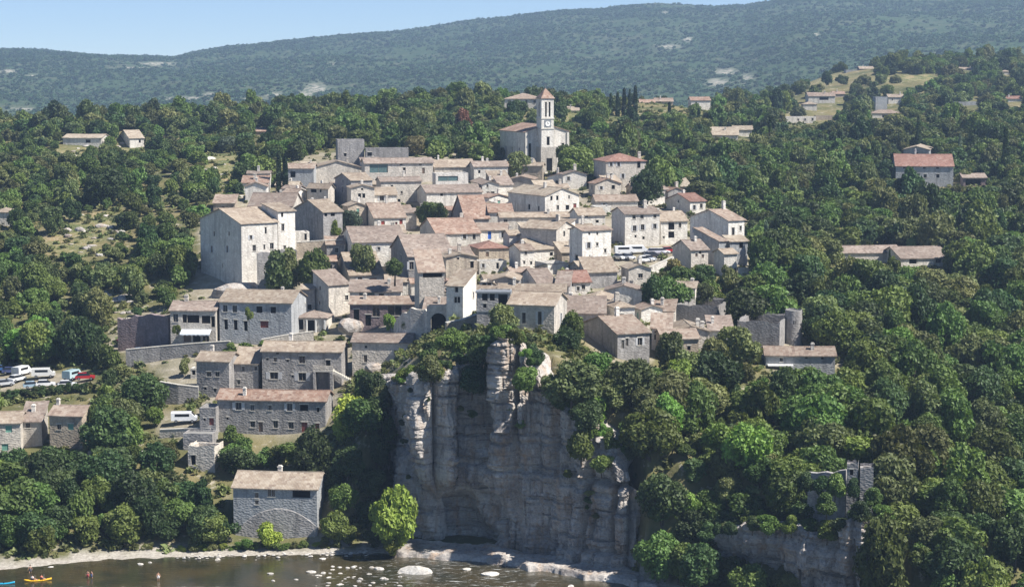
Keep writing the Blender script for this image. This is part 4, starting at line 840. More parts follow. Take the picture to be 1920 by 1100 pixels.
def build_house(h, seed):
    rr = random.Random(seed); Wd, L = h['W'], h['Lm']; zb = h['zb']; e = empty(h['name'], (h['cen'].x, h['cen'].y, zb), h['yaw'])
    tag(e, h['label'], h['cat'], h['group']); ze = h['ze'] - zb; wins = []
    A, B, u, v = h['A'], h['B'], h['u'], h['v']
    lowp = .35 if h['wins'] == [] and h['Y'] < 640 and h['cat'] == 'house' else .62
    if h['wins'] is None or lowp < .5:
        for sd, n in (('f', Wd), ('l' if h['yaw'] > 0 else 'r', L)):
            k = max(1, int(n / 3.2)); st = max(1, int(ze / 2.8))
            for i in range(k):
                for j in range(st):
                    if rr.random() < lowp: wins.append((sd, n * (i + .5) / k + rr.uniform(-.3, .3), ze - 2.0 - 2.8 * j + rr.uniform(-.2, .2), rr.choice((.7, .8, 1.0)), rr.choice((1.0, 1.2, 1.4)), rr.choice('wwvsswgd')))
    else:
        for (px, py, w, hgt, kd) in h['wins']:
            if h['xA'] - 1 <= px <= h['xB'] + 1:
                s = along(A, u.x, u.y, px); P = A + u * s; sd = 'f'
            elif px < h['xA']:
                s = along(A, v.x, v.y, px); P = A + v * s; sd = 'l'; s = L - s
            else:
                s = along(B, v.x, v.y, px); P = B + v * s; sd = 'r'
            z = at(px, py, P.y).z - zb; wins.append((sd, s, z - hgt / 2, w, hgt, kd))
    ch = []
    for (px, sy) in h['chim']:
        P = A + v * (L * sy); s = along(P, u.x, u.y, px); s = min(max(s, .5), Wd - .5); ch.append((s - Wd / 2, (sy - .5) * L, rr.uniform(.9, 1.5) * (1 if h['Y'] < 430 else 1.2), rr.choice((.6, .7, .8))))
    if not ch and rr.random() < .5 and h['roof'] in ('gable_u', 'gable_v', 'shed_f') and h['cat'] == 'house': ch.append((rr.uniform(-.35, .35) * Wd, rr.uniform(-.2, .3) * L, rr.uniform(.8, 1.3), rr.choice((.5, .6, .7))))
    wo, ro = block(e, 0, 0, Wd, L, -6.5 if h['Y'] < 700 else -9, ze, h['roof'], h['p'], h['rc'], h['wc'], wins, h['over'], seed, chim=ch)
    return e, wo
HOUSE = {}
for k, h in enumerate(HS): HOUSE[h['label']] = (*build_house(h, 100 + k), h)

# ------------------------------------------------------------------ low infill houses between the ones above
def inf_label(o, rc, rel):
    w = o['label'].split(); 
    return ' '.join(('low %s roofed house %s the ' % (rc, rel) + ' '.join(w)).split()[:16])
gi_ = random.Random(21); INF = []; tries = 0; seenl = set()
while len(INF) < 80 and tries < 16000:
    tries += 1; px, py = gi_.uniform(470, 1290), gi_.uniform(330, 615)
    if not inpoly(px, py, VILL): continue
    if inpoly(px, py, PARK[1]) or (px > 1140 and py > 440 and py < 540) or (py > 560 and px < 780) or (px < 600 and py > 425): continue
    q = hit(px, py)
    if q is None or q.y > 600: continue
    near = sorted(HS, key=lambda h: (h['cen'].x - q.x) ** 2 + (h['cen'].y - q.y) ** 2)[0]
    Wd, L = gi_.uniform(4, 8), gi_.uniform(4, 7); yaw = near['yaw'] + R(gi_.uniform(-6, 6)); he = gi_.uniform(2.6, 5.2)
    u = Vector((math.cos(yaw), math.sin(yaw), 0)); v = Vector((-u.y, u.x, 0)); bad = False; cen = q + v * L / 2
    for h in HS + INF:
        d = cen - h['cen']; a = abs(d.dot(h['u'])); b_ = abs(d.dot(h['v']))
        if a < h['W'] / 2 + Wd * .30 and b_ < h['Lm'] / 2 + L * .30: bad = True; break
        if h['Y'] > q.y - 2 and h['Y'] < q.y + 75:          # must not hide what stands behind
            xs = [h['xA'], h['xB']] + ([h['xC']] if h['xC'] else []); rx, ry = proj(cen.x, cen.y, q.z + he + .33 * L / 2); hw = Wd / 2 * F / q.y
            if rx + hw > min(xs) and rx - hw < max(xs) and ry < h['yA'] + (h['base'] - h['yA']) * .58: bad = True; break
    if bad: continue
    A = q - u * Wd / 2; A.z = q.z + he; pa = proj(*A); pb = proj(*(A + u * Wd)); rc = gi_.choice(['tan', 'tan', 'brown', 'brown', 'pink', 'cream', 'orange'])
    rel = 'left of' if px < (near['xA'] + near['xB']) / 2 - 14 else ('right of' if px > (near['xA'] + near['xB']) / 2 + 14 else ('below' if py > near['base'] else 'behind')); lb = inf_label(near, rc, rel)
    if lb in seenl: continue
    seenl.add(lb); h = dict(label=lb, xA=pa[0], yA=pa[1], xB=pb[0], base=py, yaw=yaw, roof=gi_.choice(['gable_u', 'gable_u', 'shed_f', 'gable_v']), rc=rc, wc=gi_.choice(['stone', 'white', 'white', 'warm', 'grey']), L=L, xC=None, p=gi_.uniform(.28, .38), Y=A.y, wins=None, chim=[((pa[0] + pb[0]) / 2, .5)] if gi_.random() < .35 else (), cat='house', name='stone_house', group=None, over=.35, u=u, v=v, A=A, B=A + u * Wd, W=Wd, Lm=L, zb=q.z, ze=A.z, cen=A + u * Wd / 2 + v * L / 2)
    INF.append(h)
for k, h in enumerate(INF): build_house(h, 900 + k)
HS += INF
# awning of the restaurant
e, wo, h = HOUSE['low restaurant house with open gallery and pale awning']
a = along(h['A'], h['u'].x, h['u'].y, 340) - h['W'] / 2; b = along(h['A'], h['u'].x, h['u'].y, 396) - h['W'] / 2; zt = at(365, 617, h['Y']).z - h['zb']
mb = MB()
n = 14
for i in range(n):
    xa, xb = a + (b - a) * i / n, a + (b - a) * (i + 1) / n; y0 = -h['Lm'] / 2
    mb.add([(xa, y0 - .02, zt), (xb, y0 - .02, zt), (xb, y0 - 2.2, zt - .7), (xa, y0 - 2.2, zt - .7), (xa, y0 - 2.2, zt - .95 - .1 * (i % 2)), (xb, y0 - 2.2, zt - .95 - .1 * (i % 2))], [(0, 3, 2, 1), (3, 4, 5, 2)])
ob('awning', mb.me('awning', 'canvas'), e)
# outside stair terrace of the shaded terrace house
e, wo, h = HOUSE['wide shaded stone house with outside stair terrace above the red roof']
a = along(h['A'], h['u'].x, h['u'].y, 590) - h['W'] / 2; b = along(h['A'], h['u'].x, h['u'].y, 627) - h['W'] / 2; zt = at(608, 690, h['Y']).z - h['zb']; y0 = -h['Lm'] / 2
tb = ob('terrace', MB().box(a, b, y0 - 2.2, y0 - .003, zt - .25, zt).me('terrace', 'trim'), e)
mb = MB().box(a, a + .5, y0 - 2.2, y0 - .004, -6, zt - .253); ob('terrace_pier', mb.me('terrace_pier', 'grey'), tb)
mb = MB().box(b - .6, b, y0 - 2.2, y0 - .004, -6, zt - .253); ob('terrace_pier', mb.me('terrace_pier', 'grey'), tb)
mb = MB().box(a, b, y0 - 2.2, y0 - 1.98, zt + .003, zt + .95); ob('parapet', mb.me('parapet', 'stone'), tb)
for i in range(9): ob('step', cached('step', lambda: MB().box(0, .42, 0, 1.2, -.6, 0).me('step', 'trim')), tb, (b + .42 * i, y0 - 1.6, zt - .22 * (i + 1)))
# roof loggia posts and slab on the square block, canopy on the long low house
e, wo, h = HOUSE['square stone block with open roof loggia above the cliff bushes']
ob('roof_beam', MB().box(-h['W'] / 2 - .25, h['W'] / 2 + .25, -h['Lm'] / 2 - .25, -h['Lm'] / 2 + 2.6, h['ze'] - h['zb'] + .003, h['ze'] - h['zb'] + .28).me('roof_beam', 'metal'), e)
ob('string_course', MB().box(-h['W'] / 2 - .1, h['W'] / 2 + .1, -h['Lm'] / 2 - .12, -h['Lm'] / 2 - .003, h['ze'] - h['zb'] - 3.5, h['ze'] - h['zb'] - 3.25).me('string_course', 'metal'), e)
e, wo, h = HOUSE['long low house with pinkish roof at the foot of the round tower']
zt = at(1460, 683, h['Y']).z - h['zb']
ob('canopy', MB().box(-h['W'] / 2 + .3, -h['W'] / 2 + 5, -h['Lm'] / 2 - 1.6, -h['Lm'] / 2 - .003, zt - .12, zt + .08).me('canopy', 'whitepaint'), e)
# posts of the porch
e, wo, h = HOUSE['open porch with white posts and hipped tile roof beside the inn']
for k in range(4): ob('post', cached('post', lambda: MB().box(-.16, .16, -.16, .16, -.3, 2.9).me('post', 'whitepaint')), e, (-h['W'] / 2 + .3 + (h['W'] - .6) * k / 3, -h['Lm'] / 2 - .3, 0))
# buttress bulge on the river house
e, wo, h = HOUSE['grey two storey house standing alone on the river bank']
mb = MB(); n = 20; pts = []
for i in range(n + 1):
    s = i / n; x = -h['W'] / 2 + h['W'] * (.02 + .96 * s); top = (h['ze'] - h['zb']) * (.30 + .36 * math.sin(math.pi * min(1, max(0, (s - .05) / 1.0))) ** .8)
    pts.append((x, top))
v_, f_ = [], []
for x, t in pts: v_ += [(x, -h['Lm'] / 2 - .30, -3), (x, -h['Lm'] / 2 - .10, t * .97), (x, -h['Lm'] / 2 - .005, t)]
for i in range(n): a = 3 * i; f_ += [(a, a + 3, a + 4, a + 1), (a + 1, a + 4, a + 5, a + 2)]
ob('buttress', mesh('buttress', v_, f_, 'grey'), e)

# ------------------------------------------------------------------ church
Yc = 612.
cb = at(1022, 322, Yc); ch = empty('church', (cb.x, cb.y, cb.z), R(21)); tag(ch, 'village church with tall square bell tower and clock', 'church')
sc = Yc / F
tw, th_ = 24.5 * sc, at(1022, 182, Yc).z - cb.z
zz = lambda py: at(1022, py, Yc).z - cb.z
block(ch, 0, 0, tw, tw, -5, th_, 'hip', 1.35, 'orange', 'white', [('f', tw * .36, zz(219), .6, zz(191) - zz(219), 'v'), ('f', tw * .66, zz(219), .6, zz(191) - zz(219), 'v'), ('l', tw * .5, zz(219), .7, 4.5, 'v'), ('r', tw * .5, zz(219), .7, 4.5, 'v'), ('f', tw * .55, zz(272), 1.0, zz(256) - zz(272), 'v')], .3, 5, ('tower_wall', 'tower_roof'))
ob('finial', MB().tube((0, 0, th_ + 1.35 * tw / 2 - .2), (0, 0, th_ + 1.35 * tw / 2 + 1.3), .09, .04).me('finial', 'metal'), ch)
for py in (222, 241, 184):
    ob('cornice', MB().box(-tw / 2 - .18, tw / 2 + .18, -tw / 2 - .18, tw / 2 + .18, zz(py) - .2, zz(py) + .2).me('cornice', 'trim'), ch)
disc = MB().tube((0, 0, 0), (0, -.1, 0), .82, .82, 20); cf = ob('clock_face', disc.me('clock_face', 'clock_white'), ch, (0, -tw / 2 - .06, zz(232)))
sq = ob('clock_panel', MB().box(-1.15, 1.15, -.05, -.003, -1.15, 1.15).me('clock_panel', 'metal'), ch, (0, -tw / 2, zz(232)))
ob('clock_hand', MB().box(-.05, .05, -.14, -.11, 0, .62).me('clock_hand', 'void'), cf); ob('clock_hand', MB().box(0, .45, -.14, -.11, -.05, .05).me('clock_hand', 'void'), cf)
pw = tw + 1.4; block(ch, .3, -.55, pw, tw, -5, zz(275), 'flat', 0, 'slab', 'stone', [('f', pw * .52, .3, 2.0, zz(296) - .3, 'v')], 0, 6, ('porch_wall', 'porch_roof'))
nw, nl = 15.5, 22.
block(ch, 1.2, tw / 2 + nl / 2 - .6, nw, nl, -6, zz(247), 'gable_v', .30, 'orange', 'white', [('f', 1.9, 4, .9, 5, 'v'), ('f', nw - 2.2, 4, .9, 5, 'v'), ('l', nl * .25, 3.5, 1.0, 4, 'w'), ('l', nl * .5, 3.5, 1.0, 4, 'w'), ('l', nl * .8, 3.5, 1.0, 4, 'w')], .4, 7, ('nave_wall', 'nave_roof'))
for x in (-nw / 2 + .2 + 1.2, nw / 2 + 1.2 - .9): ob('pilaster', MB().box(x, x + .7, tw / 2 - .6 - .35, tw / 2 - .603, -5, zz(249)).me('pilaster', 'trim'), ch)
for i in range(8): ob('step', cached('cstep', lambda: MB().box(-1.8, 1.8, -.2, .2, -.9, 0).me('step', 'trim')), ch, (.3, -tw / 2 - .9 - .4 * i, .05 - .17 * i))

# ------------------------------------------------------------------ round tower
Yt = 372.; tb = at(1487, 648, Yt); e = empty('round_tower', tuple(tb)); tag(e, 'round grey stone tower with flat top right of the village', 'tower')
r, ht = 16.0 * Yt / F, at(1487, 580, Yt).z - tb.z
v_, f_ = [], []; n = 28; m = 12
for j in range(m + 1):
    for i in range(n):
        a = 6.28318 * i / n; q = r * (1.06 - .06 * j / m) + rnd.uniform(-.03, .03); v_.append((q * math.cos(a), q * math.sin(a), -4 + (ht + 4) * j / m + (rnd.uniform(-.12, .12) if j == m else 0)))
for j in range(m):
    for i in range(n): f_.append((j * n + i, j * n + (i + 1) % n, (j + 1) * n + (i + 1) % n, (j + 1) * n + i))
ob('wall', mesh('wall', v_, f_, 'grey', True), e)
ob('roof', mesh('roof', [(r * .97 * math.cos(6.28318 * i / n), r * .97 * math.sin(6.28318 * i / n), ht - .25) for i in range(n)], [tuple(range(n))], 'slab'), e)
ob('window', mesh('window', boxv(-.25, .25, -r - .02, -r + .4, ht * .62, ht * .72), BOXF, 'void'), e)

# ------------------------------------------------------------------ free standing walls
def wall_run(label, pts, Y, thick=.6, m='stone', hbase=None, cat='wall', name='stone_wall', coping=True, jag=.12, deep=3.0):
    """pts: (px, py of the wall head); Y: distance (number or list)"""
    Ys = Y if isinstance(Y, (list, tuple)) else [Y] * len(pts); P = [at(a, b, y) for (a, b), y in zip(pts, Ys)]; fine = []
    for i in range(len(P) - 1):
        k = max(1, int((P[i + 1] - P[i]).length / 1.0)); fine += [P[i].lerp(P[i + 1], q / k) for q in range(k)]
    fine.append(P[-1]); zs = [float(hh(q.x, q.y)) - deep for q in fine]; zmin = min(zs); c = fine[len(fine) // 2]
    e = empty(name, (c.x, c.y, zmin)); tag(e, label, cat); o = Vector((c.x, c.y, zmin)); v_, f_ = [], []; rr = random.Random(int(pts[0][0] * 7 + pts[0][1]))
    for k, q in enumerate(fine):
        d = (fine[min(k + 1, len(fine) - 1)] - fine[max(k - 1, 0)]); d.z = 0; d.normalize(); nrm = Vector((d.y, -d.x, 0)); top = q.z + rr.uniform(-jag, jag); zb = min(zs[k], top - 1.0)
        for s, z in ((.5, zb), (.5, top), (-.5, top), (-.5, zb)): w = q + nrm * thick * s; v_.append((w.x - o.x, w.y - o.y, z - o.z))
    n = len(fine)
    for k in range(n - 1):
        a = 4 * k; f_ += [(a, a + 4, a + 5, a + 1), (a + 1, a + 5, a + 6, a + 2), (a + 2, a + 6, a + 7, a + 3)]
    f_ += [(0, 1, 2, 3), (4 * n - 1, 4 * n - 2, 4 * n - 3, 4 * n - 4)]
    ob('wall', mesh('wall', v_, f_, m), e)
    if coping:
        for k in range(n - 1):
            a, b = fine[k], fine[k + 1]; d = (b - a); L = d.length; mb = cached(('cop', round(L, 1), thick), lambda: MB().box(.03, round(L, 1) - .02, -thick / 2 - .06, thick / 2 + .06, 0, .16).me('coping_stone', 'trim'))
            co = ob('coping_stone', mb, e, (a.x - o.x, a.y - o.y, a.z - o.z + .05)); co.rotation_euler = (0, -math.asin(max(-1, min(1, d.z / L))), math.atan2(d.y, d.x))
    return e
wall_run('long shaded retaining wall under the restaurant road', [(236, 656), (300, 650), (370, 644), (432, 640)], [400, 400, 399, 398], m='grey')
wall_run('low terrace wall in front of the inn', [(490, 637), (534, 629), (588, 622)], [400, 401, 402], m='stone')
wall_run('dark rock wall behind the parked cars on the upper road', [(222, 598), (262, 592), (318, 590)], [418, 417, 414], m='plum', thick=1.2, coping=False, jag=.4)
wall_run('dark wall behind the left hand car park', [(8, 684), (60, 680), (106, 678)], 418, m='plum')
wall_run('curved shaded wall below the lower road bend', [(300, 716), (335, 722), (372, 726)], [372, 371, 371], m='grey')
wall_run('sunlit garden wall below the castle wing', [(556, 455), (600, 452), (643, 450)], [462, 463, 464], m='warm')
wall_run('old curtain wall with ivy below the castle', [(482, 476), (520, 470), (556, 468)], [446, 447, 448], thick=1.0, m='grey', jag=.5, coping=False)
wall_run('low garden terrace wall among the lower left trees', [(165, 848), (230, 846), (320, 848)], [345, 345, 345], m='warm')
wall_run('long garden wall beside the parked white van', [(300, 806), (350, 804), (396, 803)], [352, 351, 350], m='stone')
wall_run('sloping sunlit wall above the cliff bushes', [(836, 606), (866, 600), (894, 590)], [352, 353, 354], m='warm', thick=1.0)
wall_run('round ruined stone wall below the terrace house', [(742, 610), (752, 590), (772, 580), (800, 578), (806, 592)], [388, 384, 382, 381, 380], m='stone', thick=.9, jag=.5, coping=False)
wall_run('pale wall below the car park', [(1150, 508), (1190, 506), (1222, 500), (1262, 482)], [424, 424, 426, 430], m='white')
wall_run('terrace wall under the white house on the right village edge', [(1384, 503), (1412, 504), (1414, 522)], [426, 427, 424], m='white')
wall_run('pale garden wall behind the round tower', [(1506, 640), (1560, 632), (1588, 634)], [380, 382, 382], m='white')
wall_run('ruined rampart wall on the right hand cliff', [(1516, 886), (1550, 884), (1587, 882)], [291, 290, 289], m='grey', thick=.9, jag=.3, coping=False, deep=1.5)
# wall with an arch
Y0 = 376.; a0, a1 = at(800, 572, Y0), at(838, 572, Y0); zb = at(820, 640, Y0).z
e = empty('arched_wall', (a0.x, a0.y, zb)); tag(e, 'stone wall pierced by a round archway', 'wall'); Wd, ht = a1.x - a0.x, a0.z - zb
cxa, ra, zs_ = at(822, 600, Y0).x - a0.x, 14.5 * Y0 / F, at(822, 601, Y0).z - zb
arc = [(cxa - ra, 0), (cxa - ra, zs_)] + [(cxa - ra * math.cos(math.pi * k / 12), zs_ + ra * math.sin(math.pi * k / 12)) for k in range(1, 12)] + [(cxa + ra, zs_), (cxa + ra, 0)]
v_, f_ = [], []
for y in (0, 1.2):
    n0 = len(v_); v_ += [(x, y, z) for x, z in arc] + [(x if i not in (0, len(arc) - 1) else (0 if i == 0 else Wd), y, ht if 0 < i < len(arc) - 1 else 0) for i, (x, z) in enumerate(arc)] + [(0, y, ht), (Wd, y, ht)]
    m = len(arc)
    for i in range(1, m - 2): f_.append((n0 + i, n0 + i + 1, n0 + m + i + 1, n0 + m + i))
    f_ += [(n0, n0 + 1, n0 + m + 1, n0 + 2 * m, n0 + m), (n0 + m - 2, n0 + m - 1, n0 + 2 * m - 1, n0 + 2 * m + 1, n0 + 2 * m - 2)]
for i in range(len(arc) - 1): q = len(arc) * 2 + 2; f_.append((i, i + 1, q + i + 1, q + i))
ob('wall', mesh('wall', v_, f_, 'stone'), e); ob('passage_shade', mesh('passage_shade', [(cxa - ra, 2.4, 0), (cxa + ra, 2.4, 0), (cxa + ra, 2.4, zs_ + ra), (cxa - ra, 2.4, zs_ + ra)], [(0, 1, 2, 3)], 'void'), e)  # near-black sheet behind the arch stands in for the shade inside
# ------------------------------------------------------------------ vegetation
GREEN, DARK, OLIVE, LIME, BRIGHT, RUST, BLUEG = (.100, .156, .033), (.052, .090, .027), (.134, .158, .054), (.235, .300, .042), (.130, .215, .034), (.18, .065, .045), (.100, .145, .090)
def crown_mesh(name, seed, nl, n, leaf, sx=1.0, sz=.9, rl=(.30, .50), droop=0.0, shape='round'):
    g = np.random.default_rng(seed); C = []
    while len(C) < nl:
        c = g.uniform(-1, 1, 3)
        if shape == 'round' and np.linalg.norm(c) > .72: continue
        if shape == 'spire':
            h_ = g.uniform(0, 1); a = g.uniform(0, 6.283); q = (.14 + .55 * (1 - h_)) * .75 * g.uniform(.3, 1); c = np.array([q * math.cos(a), q * math.sin(a), h_ * 2 - 1])
        if shape == 'column':
            h_ = g.uniform(0, 1); a = g.uniform(0, 6.283); q = .75 * math.sin(math.pi * min(1, h_ * .85 + .12)) ** .6 * g.uniform(.2, .8); c = np.array([q * math.cos(a), q * math.sin(a), h_ * 2 - 1])
        C.append(c)
    C = np.array(C); Rl = g.uniform(*rl, nl)
    if shape == 'spire': Rl *= (.35 + .65 * (1 - (C[:, 2] + 1) / 2))
    w = Rl ** 2; k = g.choice(nl, n * 2, p=w / w.sum()); d = g.normal(size=(n * 2, 3)); d[:, 2] += .25; d /= np.linalg.norm(d, axis=1)[:, None]
    P = C[k] + d * (Rl[k] * g.uniform(.62, 1.2, n * 2))[:, None]
    D = np.linalg.norm(P[:, None] - C[None], axis=2) / Rl[None]; keep = (D.min(1) > .58); P, d = P[keep][:n], d[keep][:n]; n = len(P)
    nr = d + g.normal(size=(n, 3)) * .75; nr /= np.linalg.norm(nr, axis=1)[:, None]
    t = np.cross(nr, g.normal(size=(n, 3))); t /= np.linalg.norm(t, axis=1)[:, None]; b = np.cross(nr, t)
    s = leaf * g.uniform(.55, 1.25, n)[:, None]; P = P * np.array([sx, sx, sz])
    V = np.stack([P - t * s, P - b * s * .62 + nr * s * .12, P + t * s, P + b * s * .62 + nr * s * .12], 1).reshape(-1, 3)
    V[:, 2] += CZ
    return npmesh(name, V, np.arange(4 * n).reshape(n, 4), 'leaf')
CZ = 1.02
def trunk_mesh(name, seed, limbs=4, h=.8, r=.085):
    g = random.Random(seed); mb = MB(); bend = (g.uniform(-.08, .08), g.uniform(-.08, .08))
    mb.tube((0, 0, -.9), (bend[0], bend[1], h * .55), r * 1.25, r * .8, 7); mb.tube((bend[0], bend[1], h * .55 - .01), (bend[0] * 1.5, bend[1] * 1.5, h * 1.25), r * .8, r * .35, 6)
    for k in range(limbs):
        a = 6.283 * (k + g.random() * .5) / max(1, limbs); z = h * g.uniform(.5, .8); mb.tube((bend[0], bend[1], z), (bend[0] + .62 * math.cos(a), bend[1] + .62 * math.sin(a), z + g.uniform(.35, .65)), r * .5, r * .14, 5)
    return mb.me(name, 'bark', True)
CROWN = [crown_mesh('crown', 11 + k, 26 + 4 * k, 5600, .084, sz=(.92, .82, .98, .86, .9)[k], rl=((.17, .42), (.18, .46), (.16, .38), (.15, .36), (.2, .42))[k]) for k in range(5)]
LOWC = [crown_mesh('crown', 41 + k, 24, 2300, .118, sz=(.85, .95, .8, 1.0)[k], rl=(.16, .44)) for k in range(4)]
SHRUB = [crown_mesh('foliage', 61 + k, 14, 3000, .092, sz=.78, rl=(.2, .46)) for k in range(3)]
CYP = crown_mesh('crown', 71, 34, 3800, .10, sx=.20, sz=1.0, rl=(.3, .45), shape='column')
CON = crown_mesh('crown', 72, 46, 4600, .085, sx=.55, sz=1.05, rl=(.20, .34), shape='spire')
BUSH = [crown_mesh('foliage', 81 + k, 5, 46, .42, sz=.7, rl=(.4, .6)) for k in range(3)]
TRUNK = [trunk_mesh('trunk', k) for k in range(4)]
STR = trunk_mesh('trunk', 9, 0)
STEM = MB().tube((0, 0, -.12), (.03, .02, .75), .05, .03, 6).me('stem', 'bark', True)
def tree(label, P, r, kind='b', color=GREEN, group=None, cat='tree', name='broadleaf_tree', sz=1.0, k=None, stub=False):
    k = rnd.randrange(100) if k is None else k
    e = empty(name, tuple(P), rnd.uniform(0, 6.28)); e.scale = (r * rnd.uniform(.88, 1.12), r * rnd.uniform(.88, 1.12), r * sz)
    tag(e, label, cat, group)
    cm = {'b': CROWN[k % 5], 's': SHRUB[k % 3], 'c': CYP, 'k': CON, 'l': LOWC[k % 4]}[kind]
    ob('foliage' if kind == 's' else 'crown', cm, e, color=color)
    ob('stem' if kind == 's' else 'trunk', STEM if kind == 's' or stub else STR if kind in 'ck' else TRUNK[k % 4], e)
    return e
def place(px, py, r, Y=None, cz=CZ, sz=1.0):
    """crown centre pixel and radius in pixels -> foot point and radius in metres"""
    if Y is None:
        q = hit(px, py + r * (cz * sz) * .97, 288.)
        if q is None: return None
        Y = q.y
    c = at(px, py, Y); rm = r * Y / F; return Vector((c.x, c.y, c.z - cz * rm * sz)), rm
